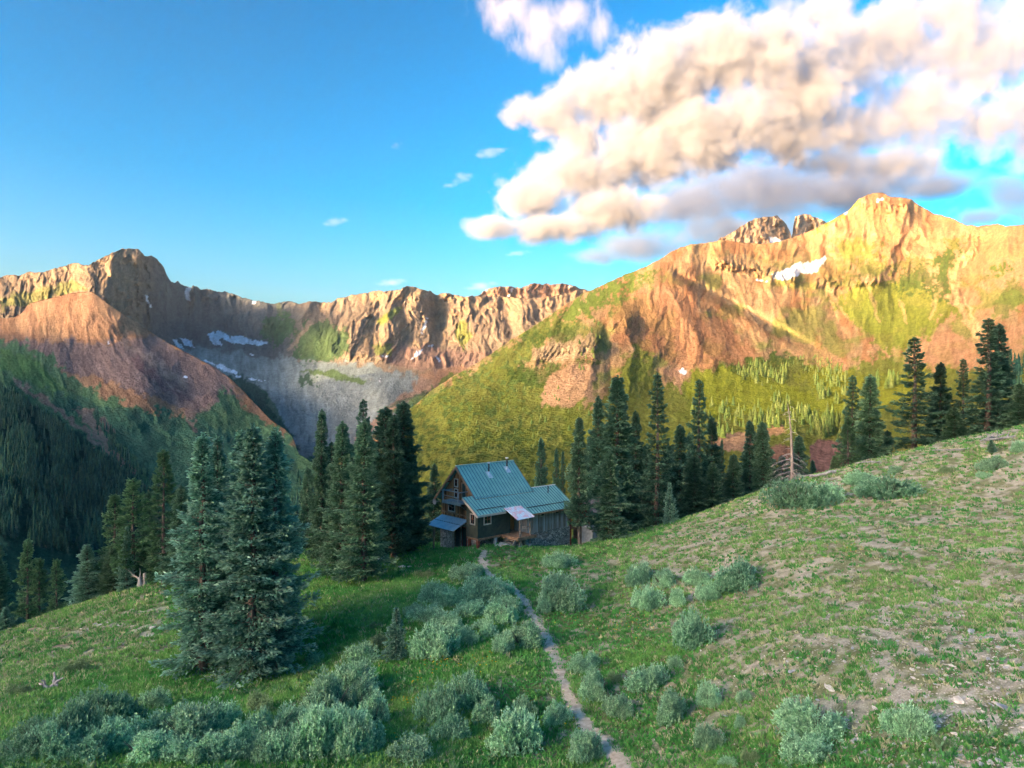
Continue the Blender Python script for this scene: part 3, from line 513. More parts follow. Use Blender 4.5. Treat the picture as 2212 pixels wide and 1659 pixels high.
def spruce_proto(seed, H=14., R=2.2, base=.06, q=1., pal=((.022, .055, .038), (.05, .10, .07), (.13, .21, .17)), dead=0., leaders=1, ts=1., shape=.85, gap=.0, bend=.0):
    """unit-less spruce of height H and crown radius R -> trunk arrays, crown arrays"""
    rng = np.random.RandomState(seed); tp = []; P = []; Dr = []; ln = []; wd = []; tipv = []; hv = []
    hs = np.linspace(0, H*.985, 9); off = np.stack([bend*np.sin(hs/H*2.5)*R*.2+rng.normal(0, .03, 9), rng.normal(0, .03, 9), hs], 1); off[:, :2] -= off[0, :2]
    tp.append(tube(off, H*.0145*(1-hs/H)**.8+.015, 9))
    def at(h): return np.array([np.interp(h, hs, off[:, 0]), np.interp(h, hs, off[:, 1]), h])
    lob = rng.rand(8, 16)
    h = H*base; az = 0
    while h < H*.985:
        t = h/H; nb = int(round((6.5-2.5*t)*(1.15 if q > .8 else .9)))
        env = ((1-t)**shape)*(1-.35*max(0, .14-t)/.14)+.03
        wr = rng.uniform(.70, 1.14)
        for b in range(nb):
            az += 2.399+rng.normal(0, .25)
            lb = lob[int(t*7.99), int((az % 6.283)/6.283*16) % 16]
            if lb < gap and t < .9: continue
            L = wr*R*env*rng.uniform(.72, 1.10)*(.62+.62*lb); z0 = at(h+rng.uniform(-.1, .1)); 
            up = .55*t-.22+rng.normal(0, .08); d = np.array([math.cos(az), math.sin(az), 0]); m = max(3, int(L/.35)+2); ss = np.linspace(0, 1, m)
            line = z0+ss[:, None]*L*d; line[:, 2] += L*(up*ss+(.22*(1-t)+.02)*ss*ss*ss-.16*(1-t)*ss)
            isdead = rng.rand() < dead*(1.6-t if t < .3 else .35)
            if q > .5 or isdead: tp.append(tube(line[[0, m//2, m-1]], [.028*(1-t)+.010, .014, .006], 4))
            if isdead: continue
            n = int((L*40*q)*(1.0+.5*t))+6; s = rng.beta(1.5, 1.05, n)*.95+.05; wdt = (.50*L*(1-s)*.75+.09*ts+.05*L)
            side = rng.uniform(-1, 1, n); p = np.stack([np.interp(s, ss, line[:, i]) for i in range(3)], 1); lat = np.array([-d[1], d[0], 0])
            p = p+lat*(side*wdt)[:, None]; p[:, 2] += rng.normal(-.02, .055, n)*ts*(1+L*.25)-np.abs(side)*wdt*.22
            di = d*.75+lat*side[:, None]*.9+rng.normal(0, .33, (n, 3)); di[:, 2] += .12+.25*t+.25*(s > .85)-.25*(s < .4); di /= np.linalg.norm(di, axis=1)[:, None]
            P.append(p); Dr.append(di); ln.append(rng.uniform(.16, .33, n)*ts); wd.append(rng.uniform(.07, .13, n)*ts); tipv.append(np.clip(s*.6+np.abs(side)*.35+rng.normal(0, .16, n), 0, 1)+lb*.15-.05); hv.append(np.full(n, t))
        h += (.37-.13*t)*(1.0 if q > .8 else 1.5)*(H/14.)**.5*ts**.5
    for k in range(leaders):                   # leaders
        o = np.array([0, 0, 0.]) if k == 0 else np.array([rng.uniform(-.35, .35)*R*.5, rng.uniform(-.3, .3)*R*.4, -rng.uniform(.3, 1.3)])
        n = int(110*q)+14; s = rng.rand(n); hh = H-1.5*s**1.3*(H/14); c = at(H*.98)+o; a = rng.rand(n)*6.283; r = (H-hh)*.17*rng.rand(n)**.5
        p = np.stack([c[0]+np.cos(a)*r, c[1]+np.sin(a)*r, hh+o[2]], 1); di = np.stack([np.cos(a)*.7, np.sin(a)*.7, np.full(n, .75)], 1)+rng.normal(0, .2, (n, 3)); di /= np.linalg.norm(di, axis=1)[:, None]
        P.append(p); Dr.append(di); ln.append(rng.uniform(.12, .24, n)*ts); wd.append(rng.uniform(.045, .08, n)*ts); tipv.append(rng.uniform(.2, .9, n)); hv.append(np.ones(n))
        if k: tp.append(tube([at(H*.8), c+np.array([0, 0, .2])], [.04, .01], 4))
    P = np.concatenate(P); Dr = np.concatenate(Dr); ln = np.concatenate(ln); wd = np.concatenate(wd); tv_ = np.concatenate(tipv)
    V = tufts(P, Dr, ln, wd, rng, .12, 2); k = len(V); tv2 = np.tile(tv_, 2)[:, None, None]
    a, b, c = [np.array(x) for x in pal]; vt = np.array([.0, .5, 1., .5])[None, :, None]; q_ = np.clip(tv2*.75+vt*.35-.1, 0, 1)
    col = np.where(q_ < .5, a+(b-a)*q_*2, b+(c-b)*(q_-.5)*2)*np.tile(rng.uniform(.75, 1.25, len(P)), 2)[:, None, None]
    F4 = np.arange(k*4).reshape(k, 4)
    return join(tp), (V.reshape(-1, 3), F4, col.reshape(-1, 3))
def make_tree(name, proto, H, R, loc, rz, label, cat, group=None):
    root = bpy.data.objects.new(name, None); COL.objects.link(root); root.empty_display_size = .1
    root.location = loc; root.rotation_euler = (0, 0, rz); tag(root, label, cat, group)
    for nm, me, in proto['parts']:
        o = bpy.data.objects.new(nm, me); COL.objects.link(o); o.parent = root
    root.scale = (R/proto['R'], R/proto['R'], H/proto['H'])
    return root
def make_proto(seed, **kw):
    (tV, tF), (cV, cF, cc) = spruce_proto(seed, **kw)
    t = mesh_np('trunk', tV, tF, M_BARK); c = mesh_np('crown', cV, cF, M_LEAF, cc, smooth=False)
    out = dict(H=kw.get('H', 14.), R=kw.get('R', 2.2), parts=[('trunk', t.data), ('crown', c.data)])
    for o in (t, c): bpy.data.objects.remove(o)
    return out
BLUE = ((.045, .13, .085), (.14, .30, .20), (.42, .66, .49)); DARK = ((.028, .078, .05), (.068, .16, .10), (.16, .31, .20)); OLIVE = ((.04, .10, .045), (.09, .20, .09), (.20, .34, .16)); MIDG = ((.045, .125, .068), (.11, .23, .13), (.26, .42, .26))
PR = {}
PR['blueA'] = make_proto(1, H=14, R=2.3, base=.05, pal=BLUE, leaders=3, dead=.10, shape=.84, gap=.12)
PR['blueB'] = make_proto(2, H=14, R=2.6, base=.03, pal=BLUE, leaders=3, dead=.06, shape=.80, gap=.10)
PR['blueC'] = make_proto(3, H=14, R=2.2, base=.03, pal=BLUE, leaders=2, dead=.04, shape=.86, gap=.10)
PR['midA'] = make_proto(4, H=15, R=2.0, base=.08, q=.95, pal=MIDG, leaders=1, dead=.08, shape=.72, gap=.08, ts=1.15)
PR['midB'] = make_proto(5, H=15, R=2.2, base=.07, q=.95, pal=MIDG, leaders=2, dead=.06, shape=.68, gap=.06, ts=1.15)
PR['darkA'] = make_proto(6, H=18, R=2.6, base=.10, q=.85, pal=DARK, leaders=2, dead=.06, shape=.72, gap=.08, ts=1.35)
PR['darkB'] = make_proto(7, H=18, R=2.6, base=.06, q=.8, pal=DARK, leaders=1, dead=.08, shape=.80, gap=.12, ts=1.35, bend=.5)
PR['darkC'] = make_proto(8, H=18, R=2.4, base=.05, q=.85, pal=DARK, leaders=3, dead=.05, shape=.66, gap=.05, ts=1.35)
PR['bare'] = make_proto(14, H=14, R=2.1, base=.20, q=.95, pal=MIDG, leaders=1, dead=.10, shape=.72, gap=.12, ts=1.15)
PR['olive'] = make_proto(9, H=12, R=2.0, base=.06, q=.65, pal=OLIVE, leaders=2, dead=.22, shape=.62, gap=.22, ts=1.3)
PR['small'] = make_proto(10, H=6, R=1.5, base=.02, q=.9, pal=BLUE, leaders=1, dead=.02, shape=.9, gap=.02, ts=.95)
TREES = []
def tree(px, ytop, D, wpx, kind, label, group=None, ybase=None, rz=None):
    if ybase is not None:
        h = hit(px, ybase); D = h[1]; x, y, z = h
    else:
        x = (px-CX)/F*D; y = D; z = float(gz(x, y))
    H = -(ytop-CY)/F*D - z + .1; Rr = wpx/F*D/2*(1.0 if kind == 'bare' else 1.24 if kind[:4] == 'dark' or kind[:3] == 'mid' else 1.30 if kind == 'olive' else 1.16)
    TREES.append((x, y, Rr))
    return make_tree('spruce_tree', PR[kind], H, Rr, (x, y, z-.1), rz if rz is not None else (px*1.7) % 6.28, label, 'tree', group)
GL = 'big blue spruces in the left foreground'; GC = 'spruces left of the cabin'; GR = 'spruces right of the cabin'; GX_ = 'spruces behind the hill crest at right'; GW = 'spruces below the left hillside'
tree(440, 936, 0, 178, 'blueA', 'big blue spruce in the foreground, leftmost of the large pair, bare trunk showing low down', GL, ybase=1452)
tree(470, 944, 44, 130, 'blueC', 'spruce top rising just behind the leftmost big blue spruce', GL)
tree(520, 932, 42, 150, 'blueC', 'spruce in the gap between the two big foreground blue spruces', GL)
tree(548, 918, 0, 220, 'blueB', 'tallest big blue spruce of the foreground clump, its skirt touching the grass', GL, ybase=1466)
tree(594, 926, 40, 180, 'blueA', 'rightmost big blue spruce of the foreground clump with twin tips', GL, rz=2.1)
tree(353, 973, 64, 80, 'olive', 'tall olive green spruce touching the big blue clump on its left', GW)
tree(289, 1034, 67, 84, 'olive', 'loose crowned olive spruce with a bare trunk above the broken stump', GW)
tree(249, 1068, 69, 72, 'olive', 'spruce with a grey dead top left of the broken stump', GW)
tree(274, 1138, 66, 44, 'blueC', 'short blue spruce in front of the olive spruces by the stump', GW)
tree(244, 1180, 68, 60, 'midB', 'bushy low spruce at the crest left of the broken stump', GW)
tree(320, 1160, 68, 60, 'midB', 'low spruce behind the broken stump on the crest', GW)
tree(187, 1176, 68, 82, 'blueC', 'conical blue spruce standing alone on the left crest', GW)
tree(123, 1208, 80, 46, 'olive', 'slim yellowish spruce second from the left crest conical spruce', GW)
tree(59, 1166, 80, 56, 'olive', 'taller yellowish spruce near the left edge of the view', GW)
tree(86, 1206, 82, 50, 'olive', 'yellowish spruce leaning against the taller one near the left edge', GW)
tree(-4, 1170, 74, 70, 'darkA', 'dark spruce cut by the left edge of the view', GW)
tree(12, 1312, 62, 44, 'small', 'little blue spruce at the far left crest', GW)
tree(42, 1334, 63, 36, 'small', 'small spruce right of the little one at the far left crest', GW)
tree(694, 885, 63, 62, 'midA', 'slender spruce, leftmost of the group left of the cabin', GC)
tree(738, 912, 59, 88, 'midB', 'mid green spruce second from left in the group left of the cabin', GC)
tree(784, 864, 69, 76, 'darkB', 'tall dark pointed spruce at the back of the group left of the cabin', GC)
tree(786, 908, 56.5, 108, 'midB', 'front spruce of the group left of the cabin, branches reaching the grass', GC)
tree(832, 880, 66, 112, 'darkC', 'dark dense spruce left of the cabin, left half of the double crown', GC)
tree(870, 868, 68, 104, 'darkC', 'dark dense spruce nearest the left side of the cabin', GC, rz=1.)
tree(850, 898, 64.5, 100, 'darkA', 'dark spruce in front of the double crown left of the cabin', GC)
tree(938, 1002, 88, 56, 'darkA', 'short dark spruce peeping out behind the gable of the cabin', GC)
tree(1169, 946, 95, 50, 'darkA', 'short spruce directly behind the ridge of the cabin', GR)
tree(1202, 970, 101, 34, 'darkA', 'slim small spruce behind the low end of the cabin roof', GR)
tree(1217, 975, 99, 30, 'darkB', 'thin small spruce behind the cabin roof beside the tall ones', GR)
tree(1252, 903, 69.5, 82, 'bare', 'spruce with a bare trunk overlapping the right end of the cabin roof', GR)
tree(1292, 856, 84, 74, 'darkA', 'tall spruce left of the tallest one right of the cabin', GR)
tree(1333, 812, 83, 104, 'darkC', 'broad tall spruce with a bunched top right of the cabin', GR)
tree(1373, 888, 92, 66, 'darkA', 'spruce filling the gap between the two tallest right of the cabin', GR)
tree(1319, 978, 70.5, 84, 'midB', 'shorter blue green spruce standing at the grass edge right of the cabin', GR)
tree(1418, 808, 80, 88, 'darkB', 'tallest pointed spruce right of the cabin with a brown trunk', GR)
tree(1446, 1044, 73.5, 34, 'small', 'tiny young spruce on the slope below the tallest pointed spruce', GR)
tree(1469, 918, 96, 84, 'darkA', 'spruce between the pointed one and the gapped one right of the cabin', GR)
tree(1513, 821, 86, 82, 'darkB', 'tall spruce with gaps in its crown against the golden meadow', GR)
tree(1538, 900, 92, 70, 'darkA', 'spruce leaning behind the gapped tall one', GR)
tree(1500, 985, 84, 90, 'midB', 'low broad spruce under the gapped tall one', GR)
tree(1560, 950, 98, 26, 'darkB', 'very thin spruce beside the grey gravel gap', GR)
tree(1584, 982, 86, 62, 'midB', 'blue tinted low spruce left of the twin tops', GR)
tree(1620, 909, 90, 64, 'darkA', 'left one of two twin spruces left of the dead snag', GR)
tree(1648, 912, 88, 72, 'midB', 'right one of two twin spruces left of the dead snag', GR)
tree(1690, 985, 92, 60, 'darkA', 'low dark spruce behind the dead snag', GR)
tree(1724, 941, 93, 62, 'midA', 'spruce directly right of the dead snag', GR)
tree(1756, 994, 95, 30, 'midA', 'small spruce on the crest right of the dead snag', GR)
tree(1803, 985, 86, 30, 'olive', 'ragged little fir at the crest near the pale log', GX_)
tree(1832, 900, 85, 52, 'olive', 'olive fir with dead grey stems at the left of the crest trees', GX_)
tree(1845, 812, 90, 74, 'darkB', 'dark spruce second from left among the crest trees', GX_)
tree(1880, 810, 88, 84, 'midA', 'blue tipped spruce left of the big pointed one on the crest', GX_)
tree(1973, 729, 86, 108, 'darkB', 'big pointed spruce standing alone in the middle of the crest trees', GX_)
tree(2032, 783, 89, 72, 'darkA', 'twin topped spruce right of the big pointed one', GX_)
tree(2079, 776, 91, 62, 'darkB', 'slim dark spruce left of the tallest crest pair', GX_)
tree(2062, 880, 84, 70, 'midB', 'low green spruce in front of the slim dark one', GX_)
tree(2131, 689, 84, 110, 'darkB', 'tallest crest spruce near the right edge, left one of the pair', GX_)
tree(2157, 700, 86, 92, 'darkA', 'crest spruce near the right edge, right one of the tallest pair', GX_)
tree(2203, 828, 80, 66, 'midA', 'green spruce cut by the right edge of the view', GX_)
tree(2141, 950, 0, 24, 'small', 'sapling spruce on the grass below the tallest crest pair', GX_, ybase=979)
tree(1916, 930, 92, 50, 'midB', 'low bushy spruce between the blue tipped and the big pointed one', GX_)
tree(857, 1314, 0, 56, 'small', 'young blue spruce growing out of the willow thicket', 'young spruces on the meadow', ybase=1424)
for a_ in [(1277, 948, 90, 60, 'darkC', 'dark spruce wedged behind the first tall one right of the cabin'), (1356, 925, 95, 56, 'darkA', 'dark spruce filling in behind the broad bunched one'), (1396, 960, 97, 60, 'darkC', 'dark spruce low between the broad and the pointed one'), (1446, 965, 100, 66, 'darkC', 'dark spruce right behind the tiny young one on the slope'), (1490, 935, 102, 56, 'darkA', 'dark spruce directly left of the gapped tall one'),
  (1540, 1000, 84, 70, 'midB', 'low spruce at the crest under the leaning one'), (1602, 1000, 95, 56, 'darkC', 'dark spruce low between the blue tinted and the twin ones'), (1668, 990, 97, 60, 'darkC', 'dark spruce low behind the twins and the dead snag'), (1410, 1010, 86, 60, 'midB', 'low green spruce behind the brown trunk of the tallest pointed one')]: tree(*a_, GR)
for a_ in [(716, 955, 73, 66, 'darkA', 'dark spruce behind the two leftmost ones left of the cabin'), (762, 962, 67, 76, 'midB', 'green spruce between the second and the front one left of the cabin'), (893, 985, 75, 52, 'darkC', 'dark low spruce closest to the lean-to roof of the cabin'), (664, 1010, 74, 50, 'midB', 'short spruce at the far left of the group left of the cabin')]: tree(*a_, GC)
for a_ in [(322, 1062, 72, 70, 'midB', 'spruce between the olive ones and the tall one left of the big blue clump'), (392, 1050, 62, 76, 'midB', 'spruce whose left side shows beside the big blue clump'), (264, 1112, 73, 60, 'midA', 'spruce behind the short blue one by the broken stump'), (226, 1195, 72, 50, 'midB', 'low spruce between the conical blue one and the grey topped one')]: tree(*a_, GW)
# ---- willow bushes
def bush_proto(seed, R=1.2, Hh=1.1, n=1500, pal=((.11, .24, .15), (.26, .48, .27), (.52, .77, .48)), lf=1.6):
    rng = np.random.RandomState(seed); tp = []; P = []; Dr = []; tc = []
    lob = [(rng.uniform(-.66, .66)*R, rng.uniform(-.66, .66)*R, rng.uniform(.28, .6)*R, rng.uniform(.6, 1.08)*Hh) for _ in range(11)]
    for k in range(n):
        cx, cy_, r, h = lob[rng.randint(11)]; a = rng.rand()*6.283; rr = math.sqrt(rng.rand()); x = cx+math.cos(a)*rr*r; y = cy_+math.sin(a)*rr*r
        zt = h*math.sqrt(max(0, 1-(rr*.93)**2))*rng.uniform(.72, 1.2); dz = rng.uniform(0, 1)**2.2*zt*.75; p = np.array([x, y, zt-dz]); d = np.array([x*.55/R, y*.55/R, .9])+rng.normal(0, .22, 3); d /= np.linalg.norm(d)
        m = 8; L = rng.uniform(.16, .38); s = rng.rand(m); pp = p-d*L*(1-s)[:, None]+rng.normal(0, .012, (m, 3)); dd = d*.75+rng.normal(0, .5, (m, 3)); dd /= np.linalg.norm(dd, axis=1)[:, None]
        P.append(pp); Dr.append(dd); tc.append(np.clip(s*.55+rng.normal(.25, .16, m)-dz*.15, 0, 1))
    for k in range(26):
        a = rng.rand()*6.283; r = rng.uniform(.3, .8)*R; e = np.array([math.cos(a)*r, math.sin(a)*r, Hh*rng.uniform(.55, .85)]); tp.append(tube([(e[0]*.15, e[1]*.15, -.1), (e[0]*.6, e[1]*.6, e[2]*.5), e], [.018, .012, .005], 4))
    P = np.concatenate(P); Dr = np.concatenate(Dr); tc = np.concatenate(tc); k = len(P)
    V = tufts(P, Dr, rng.uniform(.05, .095, k)*lf, rng.uniform(.022, .038, k)*lf, rng, 0, 1)
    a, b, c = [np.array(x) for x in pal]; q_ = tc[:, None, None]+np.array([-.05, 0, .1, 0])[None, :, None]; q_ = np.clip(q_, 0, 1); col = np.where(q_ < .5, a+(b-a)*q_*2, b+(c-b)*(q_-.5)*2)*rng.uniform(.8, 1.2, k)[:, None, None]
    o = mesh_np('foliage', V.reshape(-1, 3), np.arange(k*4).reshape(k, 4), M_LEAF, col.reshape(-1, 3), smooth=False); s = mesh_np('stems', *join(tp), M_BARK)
    out = dict(H=Hh, R=R, parts=[('foliage', o.data), ('stems', s.data)])
    for o_ in (o, s): bpy.data.objects.remove(o_)
    return out
BP = [bush_proto(20+i, n=1500) for i in range(4)]+[bush_proto(30, n=1300, pal=((.075, .19, .11), (.17, .36, .20), (.36, .60, .37))), bush_proto(31, n=1200, pal=((.11, .20, .08), (.20, .31, .14), (.36, .48, .26)))]
def crop6(x, y): return 737.3+x/3, 1179.8+y/3, 1/3
def crop7(x, y): return 1474.7+x*.4667, 884.8+y*.4667, .4667
def crop5(x, y): return x*.4667, 884.8+y*.4667, .4667
T6 = 'thicket'; SH = []
for x, y, w, h in [(800, 240, 220, 110), (870, 180, 110, 60), (600, 410, 230, 150), (640, 330, 110, 80), (900, 400, 330, 180), (1000, 330, 200, 110), (1130, 450, 190, 130), (1050, 520, 220, 150), (830, 480, 220, 110), (560, 520, 260, 110), (700, 580, 200, 120), (900, 570, 140, 90), (600, 750, 290, 220), (820, 650, 130, 120), (960, 600, 150, 100), (740, 400, 180, 110), (480, 470, 150, 90)]:
    SH.append((crop6, x, y, w, h, 0, 'willow in the dense thicket between the lone young spruce and the trail', 'willows of the thicket left of the trail'))
for x, y, w, h, k, l in [(540, 215, 130, 55, 5, 'low flat willow patch on the lawn above the thicket'), (1040, 705, 190, 130, 0, 'willow left half of the pair hugging the trail below the thicket'), (1220, 680, 260, 170, 1, 'large willow pressing against the trail bend, right half of a pair'), (1420, 150, 200, 100, 2, 'lone pale willow in front of the cabin, right of the trail'),
    (1430, 440, 320, 230, 3, 'big willow right of the trail, level with the thicket'), (1300, 440, 120, 90, 1, 'small willow stuck to the left foot of the big one right of the trail'), (220, 680, 150, 100, 5, 'small willow left of the young spruce in the meadow'), (120, 800, 220, 150, 2, 'spreading greyish willow downhill and left of the young spruce'), (235, 545, 100, 45, 5, 'tiny low willow uphill of the young spruce'),
    (1930, 270, 190, 150, 0, 'left bush of the upper willow cluster on the dry slope'), (2090, 275, 180, 120, 1, 'right bush of the upper willow cluster on the dry slope'), (2000, 430, 200, 160, 2, 'willow just below the upper cluster on the dry slope'), (2190, 405, 120, 120, 3, 'round willow between the upper cluster and the dark oval one'),
    (1580, 830, 190, 120, 0, 'topmost small willow of the loose group right of the trail'), (1620, 1030, 230, 190, 1, 'leaf dense willow of the loose group, closest to the trail'), (1800, 1130, 190, 150, 2, 'lowest willow of the loose group right of the trail'), (1790, 890, 110, 65, 5, 'smallest willow in the middle of the loose group'), (1990, 960, 240, 170, 3, 'widest willow at the right of the loose group'), (2130, 1165, 240, 220, 0, 'tall pale willow at the lower right of the loose group'), (2170, 800, 110, 80, 1, 'little willow uphill of the loose group'),
    (630, 1180, 280, 270, 4, 'left part of the huge dark willow in the bottom centre'), (830, 1080, 300, 240, 4, 'upper part of the huge dark willow in the bottom centre'), (950, 1170, 220, 180, 4, 'right part of the huge dark willow in the bottom centre'), (700, 1280, 240, 170, 4, 'lower front part of the huge dark willow in the bottom centre'),
    (1130, 1370, 350, 270, 0, 'bright round willow right below the huge dark one'), (1190, 1120, 180, 140, 4, 'dull willow between the huge dark one and the trail'), (1400, 1180, 190, 160, 3, 'willow on the left verge of the trail near the bottom'), (450, 1440, 330, 150, 2, 'willow cut by the bottom edge left of the bright round one'), (1690, 1420, 230, 200, 2, 'willow overlapping the trail at the bottom edge'), (1610, 1290, 110, 90, 1, 'small willow on the trail verge above the overlapping one'),
    (90, 1100, 230, 190, 1, 'willow mound bottom left of centre, upper of two'), (50, 1400, 290, 300, 2, 'willow mound bottom left of centre, lower of two')]:
    SH.append((crop6, x, y, w, h, k, l, 'willow bushes on the meadow'))
for x, y, w, h, k, l in [(560, 480, 280, 160, 4, 'big dark willow on the crest right below the dead snag'), (660, 450, 150, 110, 1, 'small willow on the right flank of the big crest willow'), (840, 352, 150, 65, 1, 'pale flat willow right of the big crest willow'), (980, 430, 260, 125, 4, 'dark wide willow on the crest, right of the pale flat one'), (990, 300, 60, 38, 2, 'tiny willow behind the dark wide crest one'), (1245, 302, 85, 34, 5, 'low willow speck in the grass under the crest trees'),
    (1455, 292, 130, 68, 2, 'light willow below the tall crest pair'), (1400, 318, 70, 32, 3, 'small willow at the foot of the light one below the tall crest pair'), (1575, 205, 70, 60, 1, 'willow at the right edge below the crest'), (280, 855, 235, 155, 4, 'dark oval willow alone on the dry slope'), (85, 820, 130, 80, 3, 'small round willow left of the dark oval one'), (130, 900, 125, 90, 2, 'small pale willow below the dark oval one'), (60, 1120, 210, 190, 4, 'large blue willow in the middle of the dry slope'),
    (125, 1390, 110, 115, 1, 'upright small willow low on the right slope'), (285, 1370, 75, 62, 2, 'tiny willow right of the upright small one'), (270, 1480, 55, 62, 3, 'tiny willow below and right of the upright small one'), (130, 1590, 125, 115, 0, 'willow near the bottom edge under the upright small one'), (325, 1640, 85, 65, 5, 'small willow at the bottom edge beside stones'), (650, 1555, 320, 165, 3, 'broad willow among stones near the bottom right'), (590, 1655, 230, 120, 0, 'front willow of the broad clump at the bottom right'), (1070, 1540, 200, 150, 1, 'rightmost willow among the pale stones'), (1215, 1590, 95, 55, 5, 'flat little willow right of the rightmost big one'), (210, 1662, 95, 50, 2, 'willow sprig cut by the bottom edge right of the trail')]:
    SH.append((crop7, x, y, w, h, k, l, 'willow bushes on the dry slope'))
for x, y, w, h, k, l in [(330, 1230, 120, 65, 5, 'low willow on the left hillside above the silvery stump'), (300, 1600, 250, 230, 4, 'dark willow mass at the lower left, left part'), (430, 1490, 250, 190, 4, 'dark willow mass at the lower left, upper part'), (560, 1470, 180, 140, 4, 'dark willow mass at the lower left, right end'), (700, 1400, 135, 95, 2, 'small willow right of the dark mass at the lower left'), (860, 1580, 300, 190, 0, 'bright willow at the bottom, right of the dark mass'), (980, 1500, 190, 110, 3, 'willow uphill of the bright one at the bottom left'), (640, 1645, 260, 130, 1, 'willow at the bottom edge below the dark mass'), (1030, 1650, 170, 120, 2, 'low willow at the bottom edge beside the bright one'),
    (1180, 1420, 130, 95, 5, 'faint willow on the meadow below the big blue spruces'), (1240, 1580, 240, 170, 0, 'pale willow of the bottom thicket, left part'), (1500, 1470, 270, 190, 1, 'pale willow of the bottom thicket, top part'), (1630, 1350, 220, 160, 2, 'pale willow crowning the bottom thicket'), (1470, 1640, 260, 240, 3, 'pale willow of the bottom thicket, middle front'), (1340, 1650, 220, 170, 2, 'pale willow of the bottom thicket, low centre'), (1450, 1190, 110, 62, 4, 'small grey willow by the foot of the rightmost blue spruce'), (80, 1335, 120, 55, 5, 'bright green low bush left of the silvery stump'), (60, 1650, 220, 120, 4, 'dark bush in the bottom left corner')]:
    SH.append((crop5, x, y, w, h, k, l, 'willow bushes at the lower left'))
for x, y, w, h, k in [(200, 1640, 260, 170, 4), (400, 1650, 240, 150, 4), (520, 1600, 220, 150, 0), (730, 1560, 220, 140, 1), (900, 1665, 260, 140, 2), (1110, 1600, 200, 140, 3), (1190, 1660, 200, 130, 0), (1380, 1560, 200, 140, 1), (1560, 1570, 230, 160, 2), (1710, 1500, 160, 150, 3), (1690, 1610, 160, 160, 0), (130, 1560, 180, 120, 4), (1440, 1420, 140, 100, 5), (1700, 1400, 150, 120, 1)]:
    SH.append((crop5, x, y, w, h, k, 'pale willow in the dense cover along the bottom left edge', 'dense willow cover along the bottom left edge'))
BUSH = []
for i, (cf, x, y, w, h, k, l, g) in enumerate(SH):
    X0, Y0, s = cf(x, y); Y0 = min(Y0, 1720); q = hit(X0, Y0-h*s*.12)
    if q is None: continue
    Wm = w*s/F*q[1]*1.03; Hm = h*s/F*q[1]*.92
    cx_, cy_ = q[0], q[1]+Wm*.22; pd_ = np.hypot(PX_-cx_, PY_-cy_); j_ = int(np.argmin(pd_)); need = Wm*.50+.34
    if pd_[j_] < need:
        v_ = np.array([(cx_-PX_[j_]), (cy_-PY_[j_])]); side_ = 1 if X0 > np.interp(Y0, [p[1] for p in PATH[::-1]], [p[0] for p in PATH[::-1]]) else -1
        q = (q[0]+side_*(need-pd_[j_] if v_[0]*side_ > 0 else need+pd_[j_]), q[1], q[2]); q = (q[0], q[1], float(gz(q[0], q[1]+Wm*.22)))
    o = make_tree('willow_bush', BP[k if k >= 4 else (i % 4)], Hm, Wm*.52, (q[0], q[1]+Wm*.22, q[2]-.08), i*2.3, l, 'bush', g); BUSH.append((q[0], q[1]+Wm*.22, Wm*.5))
# ---- distant trees
def far_mesh(seed, H=12., R=1.9, lay=9, sides=7, pal=(.028, .055, .03)):
    rng = np.random.RandomState(seed); V = []; Fq = []; c = []
    for k in range(lay):
        t = k/lay; z = H*(.06+.92*t); r = R*(1-t)**.75+.12; a = rng.rand()*6.28; n0 = len(V); V.append((0, 0, min(H, z+H*1.9/lay))); c.append(np.array(pal)*1.3)
        for j in range(sides): rr = r*rng.uniform(.65, 1.2); V.append((math.cos(a+j*6.283/sides)*rr, math.sin(a+j*6.283/sides)*rr, z-rng.uniform(0, .5))); c.append(np.array(pal)*rng.uniform(.7, 1.5))
        for j in range(sides): Fq.append((n0, n0+1+j, n0+1+(j+1) % sides))
    return np.array(V), np.array(Fq), np.array(c)
def region_pts(poly, n, seed, dens=None):
    rng = np.random.RandomState(seed); P = np.array(poly, float); out = []; lo = P.min(0); hi = P.max(0)
    while len(out) < n:
        q = rng.uniform(lo, hi, (n*3, 2)); m = poly_sd(q[:, 0], q[:, 1], poly) > 0
        if dens is not None: m &= rng.rand(len(q)) < dens(q[:, 0], q[:, 1])
        out += list(q[m])
    return out[:n]
FAR = []                                       # x, y, z, H, kind, region
def scatter(sh, poly, n, seed, hm, reg, dens=None, fat=1.):
    rng = np.random.RandomState(seed+99)
    for px, py in region_pts(poly, n, seed, dens):
        p = sample(sh, px, py); FAR.append((p[0], p[1], p[2]-.4, hm*rng.uniform(.6, 1.25), reg, fat*rng.uniform(.8, 1.2)))
forest_d = lambda x, y: np.clip(sstep(.34, .5, fbm(x/40, y/60, 3, 70))*1.0+.1, 0, 1)
scatter(B_, [(-10, 836), (60, 872), (112, 915), (172, 958), (240, 1000), (300, 1050), (345, 1080), (345, 1130), (180, 1100), (-10, 1060)], 3600, 1, 9.5, 'left', forest_d)
scatter(B_, [(-20, 1050), (180, 1090), (340, 1130), (340, 1230), (150, 1200), (-20, 1150)], 700, 2, 8, 'left', forest_d)
scatter(B_, [(200, 880), (300, 1020), (340, 1040), (330, 1080), (250, 1000), (210, 940)], 60, 3, 10, 'left')
scatter(B_, [(640, 1030), (740, 1040), (720, 1180), (660, 1180), (620, 1090)], 110, 4, 9, 'gap')
W = 'right'; cl_d = lambda x, y: sstep(.40, .56, fbm(x/16, y/12, 3, 171))
scatter(E_, [(1588, 800), (1620, 786), (1712, 790), (1700, 815), (1690, 845), (1660, 850), (1640, 830), (1600, 822)], 136, 5, 8.1, W, cl_d)
